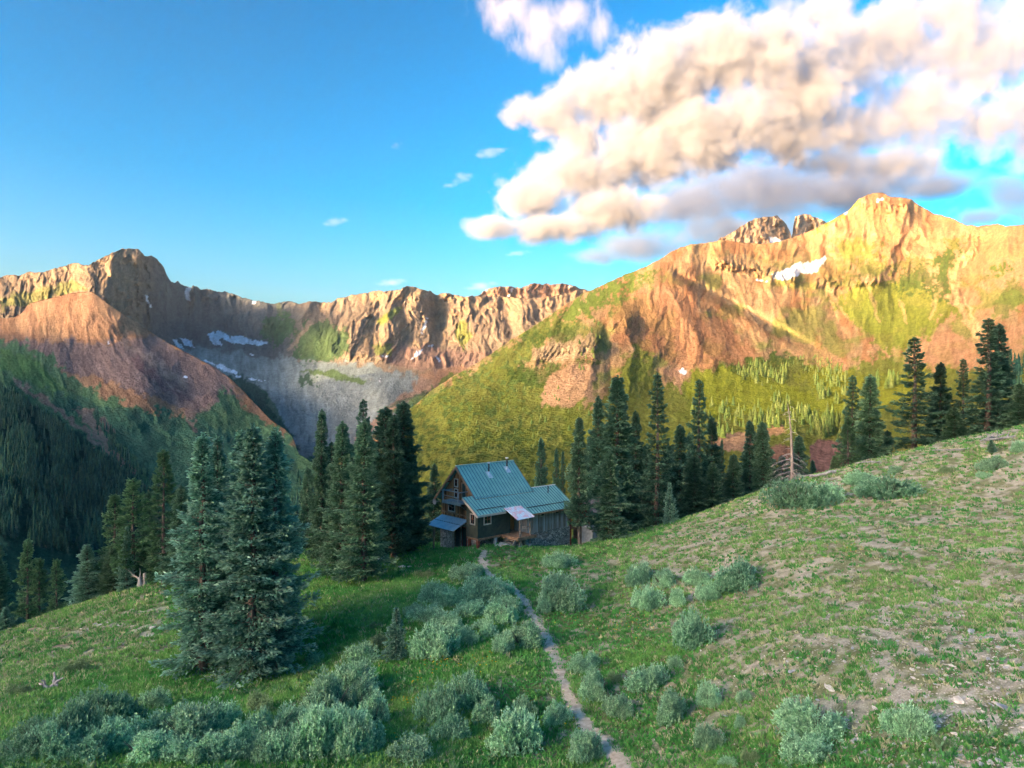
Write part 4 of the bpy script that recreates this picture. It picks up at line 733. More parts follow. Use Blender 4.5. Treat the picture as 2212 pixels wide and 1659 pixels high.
scatter(E_, [(1755, 812), (1800, 800), (1840, 812), (1835, 850), (1810, 872), (1770, 862)], 68, 6, 8.5, W, cl_d)
scatter(E_, [(1487, 880), (1560, 862), (1610, 885), (1605, 930), (1560, 950), (1500, 945)], 72, 7, 7.2, W, cl_d)
scatter(E_, [(1615, 905), (1650, 860), (1700, 850), (1750, 880), (1790, 915), (1760, 945), (1700, 938), (1640, 925)], 136, 8, 7.2, W, cl_d)
scatter(E_, [(1700, 775), (1765, 768), (1830, 790), (1820, 806), (1750, 806), (1720, 800)], 60, 9, 5, W, cl_d)
scatter(E_, [(1892, 822), (1943, 815), (1950, 838), (1890, 840)], 16, 10, 10, W, cl_d); scatter(E_, [(1740, 900), (1850, 895), (1870, 950), (1780, 960)], 60, 11, 9, W, cl_d)
scatter(E_, [(2176, 775), (2225, 762), (2225, 860), (2180, 850)], 26, 12, 6.5, 'edge')
scatter(E_, [(1000, 860), (1200, 830), (1280, 900), (1150, 980), (950, 960)], 40, 13, 3.5, 'scrub', None, 1.6)
scatter(E_, [(1230, 700), (1300, 690), (1290, 800), (1240, 800)], 20, 14, 5, 'scrub', None, 1.5)
scatter(C_, [(840, 905), (900, 870), (960, 842), (1010, 812), (1030, 818), (960, 870), (900, 930), (850, 960)], 230, 15, 8, 'crease')
RNG = np.random.RandomState(5)
FP = [far_mesh(50+i, R=(1.7 if i < 3 else 2.5), pal=((.014, .045, .034), (.02, .058, .04), (.026, .062, .036), (.065, .09, .022), (.05, .08, .022), (.08, .10, .028))[i]) for i in range(6)]  # light held in the palettes: dark teal for shaded trees, yellow-green for sunlit ones
dist = np.array([math.hypot(f[0], f[1])/f[3] for f in FAR]); order = np.argsort(dist)
lab = {'left': 'small distant spruce in the dark shaded forest on the left slope', 'gap': 'small distant spruce on the pale green slope seen between the near tree groups', 'right': 'small distant spruce in the clumps on the golden meadow below the right mountain',
       'edge': 'small distant spruce in the shade at the right edge of the view', 'scrub': 'stunted far tree scattered on the grassy flank of the right mountain', 'crease': 'tiny distant spruce in the dark belt along the left foot of the right mountain'}
FM = []
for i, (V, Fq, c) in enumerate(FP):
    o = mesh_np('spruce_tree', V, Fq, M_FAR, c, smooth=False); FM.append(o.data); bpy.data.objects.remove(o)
rest = []
for rank, i in enumerate(order):
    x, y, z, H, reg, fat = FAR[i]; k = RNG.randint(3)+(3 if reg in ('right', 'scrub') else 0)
    if rank < 225:
        o = bpy.data.objects.new('spruce_tree', FM[k]); COL.objects.link(o); o.location = (x, y, z); o.rotation_euler = (0, 0, RNG.rand()*6); o.scale = (H/12*fat, H/12*fat, H/12); tag(o, lab[reg], 'tree', {'left': 'distant forest spruces on the left slope', 'gap': 'distant spruces between the tree groups', 'right': 'distant spruces on the golden meadow', 'edge': 'distant spruces at the right edge', 'scrub': 'stunted trees on the grassy flank', 'crease': 'distant spruces along the mountain foot'}[reg])
    else: rest.append((x, y, z, H, k, fat))
Vs = []; Fs = []; Cs = []; o_ = 0
for x, y, z, H, k, fat in rest:
    V, Fq, c = FP[k]; a = RNG.rand()*6; ca, sa = math.cos(a), math.sin(a); s = H/12
    Vs.append(np.stack([(V[:, 0]*ca-V[:, 1]*sa)*s*fat+x, (V[:, 0]*sa+V[:, 1]*ca)*s*fat+y, V[:, 2]*s+z], 1)); Fs.append(Fq+o_); Cs.append(c*RNG.uniform(.8, 1.25)); o_ += len(V)
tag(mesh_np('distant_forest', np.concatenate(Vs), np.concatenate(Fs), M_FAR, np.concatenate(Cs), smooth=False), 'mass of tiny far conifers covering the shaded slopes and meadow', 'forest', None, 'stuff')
# ---- grass tufts and flowers
def build_grass():
    rng = np.random.RandomState(3); n = 330000
    # denser near the viewer: sample in the picture, then drop on the ground
    u = rng.uniform(-60, 2272, n); D = 1/rng.uniform(1/92., 1/19., n)**.9; D = 19*(92/19.)**rng.rand(n); x = (u-CX)/F*D; y = D; z = gz(x, y); px, py = scr(x, y, z)
    m = (py > 900) & (py < 1720); x, y, z, px, py = [a[m] for a in (x, y, z, px, py)]
    lush, dry, stony = cover(x, y, z); cl = fbm(x/.8, y/.8, 3, 61); c2 = fbm(x/3.5, y/3.5, 3, 62)
    p = .22+.6*lush*sstep(.25, .5, cl)+.35*sstep(.45, .6, c2); p = p*np.where(dry > .3, .17+1.2*sstep(.50, .62, cl), 1)*(1-.45*stony)
    m = (rng.rand(len(x)) < p); near = (np.abs(x) < 30) & (y < 90); pd = np.full(len(x), 9.); ii = np.nonzero(m & near)[0]; pd[ii] = pathdist(x[ii], y[ii]); m &= pd > .16+.22*rng.rand(len(x))
    x, y, z, lush, dry, c2, cl = [a[m] for a in (x, y, z, lush, dry, c2, cl)]; k = len(x); nb = 6
    hgt = (.08+.13*rng.rand(k))*(1+.35*lush)*(y/40)**.35; wid = .034*(y/30)**.8+.010
    th = rng.rand(k, nb)*6.283; r = rng.rand(k, nb)*.13*(y/35)[:, None]**.5; bx = x[:, None]+np.cos(th)*r; by = y[:, None]+np.sin(th)*r; bz = np.repeat(z[:, None], nb, 1)-.01
    lean = rng.uniform(.2, .8, (k, nb)); hb = hgt[:, None]*rng.uniform(.6, 1.2, (k, nb)); tx = bx+np.cos(th)*hb*lean; ty = by+np.sin(th)*hb*lean; tz = bz+hb
    ph = rng.rand(k, nb)*6.283; wx = np.cos(ph)*wid[:, None]; wy = np.sin(ph)*wid[:, None]
    V = np.stack([np.stack([bx-wx, by-wy, bz], 2), np.stack([bx+wx, by+wy, bz], 2), np.stack([tx, ty, tz], 2)], 2).reshape(-1, 3)
    g1 = np.array((.075, .26, .055)); g2 = np.array((.16, .33, .08)); g3 = np.array((.36, .36, .20)); t = sstep(.35, .65, c2+rng.normal(0, .08, k))[:, None]
    c = g1*(1-t)+g2*t; dr = ((rng.rand(k) < .10+.25*dry))[:, None]; c = np.where(dr, g3, c)*rng.uniform(.75, 1.25, k)[:, None]
    c = np.repeat(c, nb*3, 0); c[2::3] *= 1.25
    tag(mesh_np('grass', V, np.arange(len(V)).reshape(-1, 3), M_LEAF, c, smooth=False), 'short alpine grass growing in tufts over the near slopes', 'grass', None, 'stuff')
    return k
build_grass()
def build_forbs():
    rng = np.random.RandomState(31); n = 26000; u = rng.uniform(-60, 2272, n); D = 19*(80/19.)**rng.rand(n); x = (u-CX)/F*D; y = D; z = gz(x, y); px, py = scr(x, y, z); lush, dry, stony = cover(x, y, z)
    cl = fbm(x/1.7, y/1.7, 3, 161); m = (py > 900) & (py < 1720) & (rng.rand(n) < (.15+.7*lush)*sstep(.45, .6, cl)*(1-.6*dry)); x, y, z = x[m], y[m], z[m]; near = np.abs(x) < 30; pd = np.full(len(x), 9.); pd[near] = pathdist(x[near], y[near]); m = pd > .45; x, y, z = x[m], y[m], z[m]; k = len(x); nb = 9
    th = rng.rand(k, nb)*6.283; h = rng.uniform(.14, .36, (k, 1))*rng.uniform(.5, 1.1, (k, nb)); le = rng.uniform(.25, .8, (k, nb)); a = np.stack([x[:, None]+np.cos(th)*h*le*.35, y[:, None]+np.sin(th)*h*le*.35, z[:, None]+h*.45], 2); t = np.stack([x[:, None]+np.cos(th)*h*le, y[:, None]+np.sin(th)*h*le, z[:, None]+h], 2)
    w = rng.uniform(.02, .045, (k, nb)); sx = np.stack([-np.sin(th)*w, np.cos(th)*w, 0*w], 2); mid = (a+t)/2; V = np.stack([a, mid+sx, t, mid-sx], 2).reshape(-1, 3)
    c = np.array([(.06, .20, .06), (.12, .27, .10), (.20, .33, .16)])[rng.randint(0, 3, k)]*rng.uniform(.7, 1.25, (k, 1)); c = np.repeat(c, nb*4, 0)
    tag(mesh_np('meadow_plants', V, np.arange(len(V)).reshape(-1, 4), M_LEAF, c, smooth=False), 'leafy meadow herbs mixed through the grass', 'plants', None, 'stuff')
build_forbs()
def build_flowers():
    rng = np.random.RandomState(8); P = []
    for cx, cy_, n, s in [(960, 1432, 26, 45), (930, 1440, 20, 40), (880, 1520, 16, 14), (905, 1480, 8, 10), (1060, 1440, 10, 30), (1330, 1340, 30, 60), (1360, 1360, 14, 30), (1670, 1160, 14, 45), (1780, 1180, 22, 60), (1840, 1195, 10, 40), (1120, 1195, 14, 40), (1230, 1570, 5, 20), (850, 1600, 6, 20), (1520, 1280, 8, 40)]:
        for _ in range(n):
            q = hit(cx+rng.normal(0, s), cy_+rng.normal(0, s*.3))
            if q is not None: P.append(q)
    P = np.array(P); k = len(P); r = .035+.02*rng.rand(k); zz = P[:, 2]+.17+.1*rng.rand(k); V = []; Fq = []
    for i in range(k):
        a = rng.rand()*6; b = len(V)
        V += [(P[i, 0]+math.cos(a+j*1.257)*r[i], P[i, 1]+math.sin(a+j*1.257)*r[i], zz[i]+.02) for j in range(5)]+[(P[i, 0], P[i, 1], zz[i]-.01), (P[i, 0]-.006, P[i, 1], P[i, 2]), (P[i, 0]+.006, P[i, 1], P[i, 2])]
        Fq += [(b+5, b+j, b+(j+1) % 5) for j in range(5)]+[(b+5, b+6, b+7)]
    c = np.tile(np.array([(.75, .50, .02)]*6+[(.1, .2, .04)]*2), (k, 1))
    tag(mesh_np('wildflowers', np.array(V), np.array(Fq), leaf_mat('petals', trans=.2), c, smooth=False), 'yellow wildflowers dotted through the meadow grass', 'flowers', None, 'stuff')
build_flowers()
# ------------------------------------------------------------------ the cabin
import bmesh
class MB:
    """collects solids; local frame: x along the ridge, d towards the viewer's right (y = -d), z up"""
    def __init__(s): s.bm = bmesh.new()
    def box(s, x0, x1, d0, d1, z0, z1, bev=0):
        vs = [s.bm.verts.new((x, -d, z)) for x in (x0, x1) for d in (d0, d1) for z in (z0, z1)]
        for f in ((0, 1, 3, 2), (4, 6, 7, 5), (0, 4, 5, 1), (2, 3, 7, 6), (0, 2, 6, 4), (1, 5, 7, 3)): s.bm.faces.new([vs[i] for i in f])
        return s
    def slab(s, P, t):
        """P: corner points (x,d,z) of the upper face; t thickness straight down"""
        a = [s.bm.verts.new((p[0], -p[1], p[2])) for p in P]; b = [s.bm.verts.new((p[0], -p[1], p[2]-t)) for p in P]; n = len(P)
        s.bm.faces.new(a); s.bm.faces.new(b[::-1])
        for i in range(n): s.bm.faces.new([a[i], b[i], b[(i+1) % n], a[(i+1) % n]])
        return s
    def prism_x(s, P, x0, x1):
        """P: outline (d,z) pushed from x0 to x1"""
        a = [s.bm.verts.new((x0, -p[0], p[1])) for p in P]; b = [s.bm.verts.new((x1, -p[0], p[1])) for p in P]; n = len(P)
        s.bm.faces.new(a); s.bm.faces.new(b[::-1])
        for i in range(n): s.bm.faces.new([a[i], b[i], b[(i+1) % n], a[(i+1) % n]])
        return s
    def beam(s, p, q, w, h=None):
        h = h or w; p = Vector((p[0], -p[1], p[2])); q = Vector((q[0], -q[1], q[2])); t = (q-p).normalized(); u = t.cross(Vector((0, 0, 1))) if abs(t.z) < .95 else t.cross(Vector((1, 0, 0))); u.normalize(); v = t.cross(u)
        vs = [s.bm.verts.new(c+u*a*w/2+v*b*h/2) for c in (p, q) for a, b in ((-1, -1), (1, -1), (1, 1), (-1, 1))]
        for f in ((0, 1, 2, 3), (7, 6, 5, 4), (0, 4, 5, 1), (1, 5, 6, 2), (2, 6, 7, 3), (3, 7, 4, 0)): s.bm.faces.new([vs[i] for i in f])
        return s
    def cyl(s, p, q, r, n=12, r2=None):
        V, Fq = tube([(p[0], -p[1], p[2]), (q[0], -q[1], q[2])], [r, r2 if r2 is not None else r], n); vs = [s.bm.verts.new(v) for v in V]
        for f in Fq: s.bm.faces.new([vs[i] for i in f])
        s.bm.faces.new(vs[:n]); s.bm.faces.new(vs[n:]); return s
    def build(s, name, mat, parent=None, bev=0, label=None, loc=None, rz=0, smooth=False):
        bmesh.ops.recalc_face_normals(s.bm, faces=s.bm.faces)
        if bev: bmesh.ops.bevel(s.bm, geom=list(s.bm.edges), offset=bev, segments=1, affect='EDGES')
        me = bpy.data.meshes.new(name); s.bm.to_mesh(me); s.bm.free(); me.materials.append(mat)
        if mat is M_ROOF: me.materials.append(M_SEAM)
        if smooth: me.polygons.foreach_set('use_smooth', [True]*len(me.polygons))
        o = bpy.data.objects.new(name, me); COL.objects.link(o)
        if parent: o.parent = parent
        if loc is not None: o.location = loc; o.rotation_euler = (0, 0, rz)
        if label: o['label'] = label
        return o
def board_mat(name, c1, c2, c3, axis=0, width=.16, gap=.10):
    m, nt, b = new_mat(name); L = nt.links.new; tc = N(nt, 'ShaderNodeTexCoord'); sx = N(nt, 'ShaderNodeSeparateXYZ'); L(tc.outputs['Object'], sx.inputs[0])
    d = N(nt, 'ShaderNodeMath', operation='DIVIDE'); d.inputs[1].default_value = width
    if axis == 3: 
        ad = N(nt, 'ShaderNodeMath', operation='ADD'); L(sx.outputs[0], ad.inputs[0]); L(sx.outputs[1], ad.inputs[1]); L(ad.outputs[0], d.inputs[0])
    else: L(sx.outputs[axis], d.inputs[0])
    fl = N(nt, 'ShaderNodeMath', operation='FLOOR'); L(d.outputs[0], fl.inputs[0]); fr = N(nt, 'ShaderNodeMath', operation='FRACT'); L(d.outputs[0], fr.inputs[0])
    wn_ = N(nt, 'ShaderNodeTexWhiteNoise', noise_dimensions='1D'); L(fl.outputs[0], wn_.inputs['W'])
    mp = N(nt, 'ShaderNodeMapping'); mp.inputs['Scale'].default_value = (6, 6, .7) if axis != 2 else (.7, .7, 9); L(tc.outputs['Object'], mp.inputs[0])
    n = N(nt, 'ShaderNodeTexNoise', Scale=1.6, Detail=7, Roughness=.65); L(mp.outputs[0], n.inputs['Vector'])
    mx = N(nt, 'ShaderNodeMath', operation='MULTIPLY_ADD'); mx.inputs[1].default_value = .55; L(wn_.outputs['Value'], mx.inputs[0]); L(n.outputs[0], mx.inputs[2])
    r = N(nt, 'ShaderNodeValToRGB'); r.color_ramp.elements[0].color = (*c1, 1); r.color_ramp.elements[0].position = .45; r.color_ramp.elements[1].color = (*c3, 1); r.color_ramp.elements[1].position = 1.05; e = r.color_ramp.elements.new(.75); e.color = (*c2, 1); L(mx.outputs[0], r.inputs[0])
    g = N(nt, 'ShaderNodeMath', operation='GREATER_THAN'); g.inputs[1].default_value = gap; L(fr.outputs[0], g.inputs[0])
    mm = N(nt, 'ShaderNodeMix', data_type='RGBA'); mm.inputs[6].default_value = (c1[0]*.3, c1[1]*.3, c1[2]*.3, 1); L(g.outputs[0], mm.inputs[0]); L(r.outputs[0], mm.inputs[7]); L(mm.outputs[2], b.inputs['Base Color'])
    bp = N(nt, 'ShaderNodeBump', Strength=.8, Distance=.02); L(g.outputs[0], bp.inputs['Height']); L(bp.outputs[0], b.inputs['Normal']); return m
def stone_mat(name, c1, c2, sc=3.2):
    m, nt, b = new_mat(name); L = nt.links.new; tc = N(nt, 'ShaderNodeTexCoord'); mp = N(nt, 'ShaderNodeMapping'); mp.inputs['Scale'].default_value = (1, 1, 1.7); L(tc.outputs['Object'], mp.inputs[0])
    v = N(nt, 'ShaderNodeTexVoronoi', Scale=sc); v2 = N(nt, 'ShaderNodeTexVoronoi', Scale=sc, feature='DISTANCE_TO_EDGE'); L(mp.outputs[0], v.inputs['Vector']); L(mp.outputs[0], v2.inputs['Vector'])
    r = N(nt, 'ShaderNodeValToRGB'); r.color_ramp.elements[0].color = (*c1, 1); r.color_ramp.elements[1].color = (*c2, 1); sp = N(nt, 'ShaderNodeSeparateColor'); L(v.outputs['Color'], sp.inputs[0]); L(sp.outputs[0], r.inputs[0])
    mr = N(nt, 'ShaderNodeMapRange'); mr.inputs[1].default_value = .01; mr.inputs[2].default_value = .07; L(v2.outputs['Distance'], mr.inputs[0])
    mm = N(nt, 'ShaderNodeMix', data_type='RGBA'); mm.inputs[6].default_value = (.035, .032, .03, 1); L(mr.outputs[0], mm.inputs[0]); L(r.outputs[0], mm.inputs[7]); L(mm.outputs[2], b.inputs['Base Color'])
    bp = N(nt, 'ShaderNodeBump', Strength=1, Distance=.08); L(mr.outputs[0], bp.inputs['Height']); L(bp.outputs[0], b.inputs['Normal']); return m
M_ROOF = noise_col('teal_metal_roof', (.26, .51, .44), (.34, .61, .53), 1.4, 5, .42, .15, 4, spec=.5, metal=.25)
M_SEAM = noise_col('teal_roof_seam', (.05, .18, .22), (.07, .24, .27), 1.4, 5, .5, spec=.4)
M_DECKB = board_mat('brown_boards', (.09, .042, .02), (.26, .12, .055), (.42, .22, .10), 1, .19)
M_SIDEB = board_mat('brown_side_boards', (.07, .032, .018), (.15, .07, .035), (.24, .12, .06), 2, .19)
M_GREYB = board_mat('weathered_grey_boards', (.26, .17, .11), (.44, .40, .36), (.60, .58, .56), 0, .17)
M_SHING = noise_col('dark_green_tarpaper', (.045, .056, .045), (.075, .085, .06), 3, 8, .95, .7, 12)
M_STONE = stone_mat('rubble_stone', (.27, .25, .22), (.66, .61, .54))
M_TRIM = noise_col('old_trim_wood', (.20, .11, .06), (.36, .23, .14), 5, 6, .9, .4, 20)
M_PALE = noise_col('pale_trim_wood', (.42, .36, .29), (.58, .52, .44), 5, 6, .85, .3, 20)
M_POST = noise_col('grey_brown_posts', (.16, .12, .09), (.32, .27, .22), 6, 6, .9, .5, 20)
M_WHITEM = noise_col('galvanised_sheet', (.50, .68, .80), (.70, .84, .92), 1.5, 6, .35, .1, 6, spec=.6, metal=.35)
M_STAIN = noise_col('stained_sheet', (.74, .52, .58), (.66, .80, .88), 2.2, 4, .45, .1, 6, spec=.5, metal=.2, lo=.42, hi=.55)
M_BLACK = noise_col('black_pipe', (.01, .01, .012), (.03, .03, .032), 6, 4, .5, spec=.5)
M_FLASH = noise_col('bright_flashing', (.60, .66, .68), (.85, .88, .9), 6, 4, .3, spec=.7, metal=.5)
M_GLASS = noise_col('dark_window_glass', (.012, .014, .016), (.03, .032, .035), 2, 3, .08, spec=.9)
M_REDW = noise_col('red_brown_paint', (.16, .045, .03), (.30, .09, .05), 4, 6, .8, .3, 20)
M_CONC = noise_col('concrete', (.36, .37, .36), (.55, .56, .55), 4, 8, .95, .5, 14)
M_RAIL = noise_col('grey_rail', (.26, .25, .25), (.42, .41, .40), 6, 6, .85, .3, 20)
M_DKDOOR = noise_col('dark_door', (.02, .035, .032), (.04, .06, .055), 4, 5, .7, .3, 12)
HUT_A = R(42)
hut = bpy.data.objects.new('mountain_cabin', None); COL.objects.link(hut); hut.location = (-5.52, 70, -16); hut.rotation_euler = (0, 0, HUT_A)
tag(hut, 'wooden mountain cabin with teal metal roofs and stone base at the trail end', 'cabin')
def rpt(x0, x1, d0, z0, d1, z1): return [(x0, d0, z0), (x1, d0, z0), (x1, d1, z1), (x0, d1, z1)]
def seams(mb, x0, x1, d0, z0, d1, z1, n, skip=None):
    n0 = len(mb.bm.faces)
    for i in range(n+1):
        x = x0+.03+(x1-x0-.06)*i/n
        if skip and skip(x): continue
        mb.slab([(x-.035, d0, z0+.055), (x+.035, d0, z0+.055), (x+.035, d1, z1+.055), (x-.035, d1, z1+.055)], .052)
    mb.bm.faces.ensure_lookup_table()
    for f in mb.bm.faces[n0:]: f.material_index = 1
# main roof
mr_ = MB(); mr_.slab(rpt(0, 7.6, 0.0, 7.9, 3.05, 4.98), .10); mr_.slab([(7.6, -.0, 7.9), (0, -.0, 7.9), (0, -3.5, 4.45), (7.6, -3.5, 4.45)], .10)
seams(mr_, 0, 7.6, .08, 7.82, 3.05, 4.98, 19); seams(mr_, 0, 7.6, -.08, 7.82, -3.5, 4.45, 19); mr_.beam((-.02, 0, 7.95), (7.62, 0, 7.95), .22, .05)
roof = mr_.build('roof', M_ROOF, hut)
mb = MB()
for a, b in (((-.025, 0, 7.78), (-.025, 3.1, 4.80)), ((-.025, 0, 7.78), (-.025, -3.55, 4.27)), ((7.625, 0, 7.78), (7.625, 3.1, 4.8)), ((7.625, 0, 7.78), (7.625, -3.55, 4.27))): mb.beam(a, b, .05, .24)
for d in (-2.6, -1.4, 1.4, 2.4): mb.beam((.0, d, 7.9-abs(d)*.975-.28), (.5, d, 7.9-abs(d)*.975-.28), .12, .14)
mb.build('bargeboard', M_TRIM, hut)
MB().beam((-.05, 3.08, 4.93), (7.64, 3.08, 4.93), .05, .14).build('eave_trim', M_TRIM, roof)
for x, d in ((3.35, 1.05), (6.05, .75)):
    z = 7.9-d*.957; p = MB().cyl((x, d, z-.1), (x, d, z+1.15), .085).build('stove_pipe', M_BLACK, roof, smooth=False)
    MB().cyl((x, d, z+1.13), (x, d, z+1.24), .16, r2=.15).build('pipe_cap', M_FLASH, roof)
    f = MB(); f.slab([(x-.28, d-.22, z+.21+.085), (x+.28, d-.22, z+.21+.085), (x+.28, d+.38, z-.364+.085), (x-.28, d+.38, z-.364+.085)], .02); f.cyl((x, d, z-.05), (x, d, z+.32), .17, r2=.10); f.build('pipe_flashing', M_FLASH, roof)
# long lower roof
k = .637; zt = 5.27; d0 = 2.62
def wz(d): return zt-(d-d0)*k
w_ = MB(); w_.slab(rpt(-1.24, 2.3, d0, zt, 4.84, wz(4.84)), .09); w_.slab(rpt(2.303, 4.3, d0, zt, 4.45, wz(4.45)), .09); w_.slab(rpt(4.303, 11.2, d0, zt, 5.6, wz(5.6)), .09)
seams(w_, -1.24, 11.2, d0, zt, 4.42, wz(4.42), 33, None); seams(w_, -1.24, 2.3, 4.43, wz(4.43), 4.84, wz(4.84), 9); seams(w_, 4.3, 11.2, 4.43, wz(4.43), 5.6, wz(5.6), 18)
w_.slab([(11.2, 2.58, zt+.005), (7.62, 2.58, zt+.005), (7.62, .2, 3.9), (11.2, .2, 3.9)], .09)
wr = w_.build('lower_roof', M_ROOF, hut)
MB().beam((-.9, 4.35, wz(4.35)+.10), (2.6, 4.35, wz(4.35)+.10), .05, .07).build('snow_guard', M_BLACK, wr); MB().beam((4.9, 4.95, wz(4.95)+.10), (10.9, 4.95, wz(4.95)+.10), .05, .07).build('snow_guard', M_BLACK, wr)
MB().beam((7.7, 2.6, zt+.05), (11.22, 2.6, zt+.05), .20, .05).build('ridge_flashing', M_FLASH, wr)
m = MB(); m.beam((-1.265, d0, zt-.12), (-1.265, 4.87, wz(4.87)-.12), .05, .20); m.beam((-1.26, 4.87, wz(4.87)-.10), (2.3, 4.87, wz(4.87)-.10), .05, .18); m.build('fascia', M_PALE, wr)
MB().beam((4.3, 5.63, wz(5.63)-.10), (11.2, 5.63, wz(5.63)-.10), .05, .16).build('fascia', M_TRIM, wr)
MB().cyl((9.3, 3.5, wz(3.5)-.1), (9.3, 3.5, wz(3.5)+.75), .055).build('vent_pipe', M_BLACK, wr)
# walls
MB().prism_x([(-3.1, 2.3), (2.75, 2.3), (2.75, 5.15), (.02, 7.77), (-3.1, 4.72)], .5, 7.2).build('wood_wall', M_DECKB, hut)
MB().box(.42, 7.3, -3.16, 2.9, -1.6, 2.298).build('stone_base', M_STONE, hut)
MB().box(.44, .497, -3.12, 2.78, 3.02, 3.14).box(.44, .497, -3.12, 2.78, 4.42, 4.56).build('wall_trim', M_TRIM, hut)
MB().prism_x([(2.76, 1.6), (4.45, 1.6), (4.45, wz(4.45)-.1), (2.76, wz(2.76)-.1)], -.88, 3.18).build('dark_wall', M_SHING, hut)
MB().box(-.93, 3.2, 2.9, 4.50, 1.42, 1.598).build('sill_beam', M_TRIM, hut)
m = MB()
for s_, d_ in ((-.75, 3.1), (-.75, 4.35)): MB().box(s_-.12, s_+.12, d_-.12, d_+.12, -.6, 1.42).build('red_post', M_REDW, hut)
MB().box(1.25, 1.5, 4.2, 4.45, -.6, 1.42).build('footing', M_CONC, hut)
m.bm.free()
MB().box(.3, 3.1, 2.7, 3.1, -1.2, 1.42).build('under_wall', M_STONE, hut)
MB().box(3.18, 5.0, 2.2, 3.0, 1.3, 4.9).build('entry_wall', M_DECKB, hut)
MB().prism_x([(.3, 1.3), (4.9, 1.3), (4.9, wz(4.9)-.1), (2.62, zt-.1), (.3, 3.8)], 5.0, 11.0).build('grey_board_wall', M_GREYB, hut, label='grey weathered vertical board wall')
MB().box(4.7, 11.15, .2, 5.0, -2.2, 1.298).build('stone_base', M_STONE, hut)
MB().box(11.0, 11.17, 4.75, 5.06, -2.2, 3.3).build('corner_post', M_REDW, hut)
# windows and doors
def window_d(x0, x1, d, z0, z1, mull=True):    # in a wall facing +d
    fr = MB(); t = .09
    for q in ((x0-t, x1+t, z1, z1+t), (x0-t, x1+t, z0-t*1.3, z0), (x0-t, x0, z0, z1), (x1, x1+t, z0, z1)): fr.box(q[0], q[1], d-.02, d+.05, q[2], q[3])
    f = fr.build('window', M_PALE, hut); MB().box(x0, x1, d-.02, d+.012, z0, z1).build('pane', M_GLASS, f)
    sh = MB(); xm = (x0+x1)/2
    if mull: sh.box(xm-.02, xm+.02, d+.012, d+.035, z0, z1); sh.box(x0, x1, d+.012, d+.033, (z0+z1)/2-.018, (z0+z1)/2+.018); sh.box(x0, x0+.05, d+.012, d+.036, z0, z1); sh.box(x1-.05, x1, d+.012, d+.036, z0, z1); sh.build('sash', M_REDW, f)
def window_x(x, d0_, d1_, z0, z1, mat=None, door=False):          # in a wall facing -x
    fr = MB(); t = .09
    for q in ((d0_-t, d1_+t, z1, z1+t), (d0_-t, d1_+t, z0-t*1.3, z0), (d0_-t, d0_, z0, z1), (d1_, d1_+t, z0, z1)): fr.box(x-.05, x+.02, q[0], q[1], q[2], q[3])
    f = fr.build('door_frame' if door else 'window', mat or M_PALE, hut); MB().box(x-.012, x+.02, d0_, d1_, z0, z1).build('door_leaf' if door else 'pane', M_DKDOOR if door else M_GLASS, f)
    if not door:
        dm = (d0_+d1_)/2; MB().box(x-.035, x-.012, dm-.02, dm+.02, z0, z1).box(x-.033, x-.012, d0_, d1_, (z0+z1)/2-.02, (z0+z1)/2+.02).build('sash', M_REDW, f)
window_d(-.08, .68, 4.45, 2.88, 3.68); window_x(-.88, 3.45, 4.02, 2.92, 3.75)
window_x(.5, -.82, -.36, 5.85, 6.5); window_x(.5, -.82, -.36, 4.75, 5.5); window_x(.5, .38, .95, 4.62, 6.2, M_TRIM, True); window_x(.44, -1.72, -.8, 3.32, 4.02)
window_x(.42, -.6, .15, -.1, 1.95, M_TRIM, True); window_x(.42, .55, 1.15, -.1, 1.9, M_REDW, True); window_x(.5, 1.75, 2.3, 2.75, 3.9, M_TRIM, True)
window_d(6.9, 7.3, 4.9, 2.85, 3.1, False); window_d(9.0, 9.4, 4.9, 2.85, 3.1, False)
MB().box(3.4, 4.2, 2.98, 3.03, 1.55, 3.5).build('entry_door', M_DKDOOR, hut)
# balcony
bal = MB().box(-.72, .497, -1.25, 1.7, 4.38, 4.52); bal.box(-.76, -.70, -1.27, 1.72, 4.25, 4.58); bal = bal.build('balcony', M_RAIL, hut)
m = MB()
for s_, d_ in ((-.70, -1.2), (-.70, 1.25)): m.box(s_-.06, s_+.06, d_-.06, d_+.06, 4.5, 5.5)
m.box(-.76, -.64, -1.26, 1.31, 5.5, 5.58); m.box(-.70, .49, 1.20, 1.28, 5.44, 5.52); m.box(-.70, .49, -1.24, -1.16, 5.44, 5.52); m.box(-.73, -.68, -1.2, 1.25, 5.0, 5.05)
m.build('railing', M_RAIL, bal)
m = MB(); m.beam((-.6, 1.2, 4.38), (.45, 1.2, 3.6), .08); m.beam((-.6, -1.1, 4.38), (.45, -1.1, 3.6), .08); m.build('balcony_brace', M_POST, bal)
# lean-to over the cellar door
lt = MB().slab([(.41, -2.85, 2.75), (.41, 1.5, 2.75), (-1.65, 1.72, 2.02), (-1.65, -2.55, 2.02)], .05)
for i in range(12):
    d_ = -2.75+i*.385; lt.beam((.38, d_, 2.775), (-1.62, d_*1.0+.15, 2.045), .035, .04)
lt = lt.build('lean_to_roof', M_WHITEM, hut); MB().beam((-.62, -2.7, 2.41), (-.62, 1.6, 2.41), .04, .03).build('sheet_joint', M_BLACK, lt)
m = MB(); m.box(-1.52, -1.40, -1.75, -1.62, -.9, 1.98); m.beam((-1.46, -1.68, 1.2), (-.95, -1.68, 2.15), .09); m.beam((-1.5, -2.45, 1.93), (-1.5, 1.6, 1.93), .10, .12); m.build('lean_to_post', M_POST, hut)
MB().box(-1.5, -1.4, 1.35, 1.45, -.9, 1.9).build('lean_to_post', M_POST, hut)
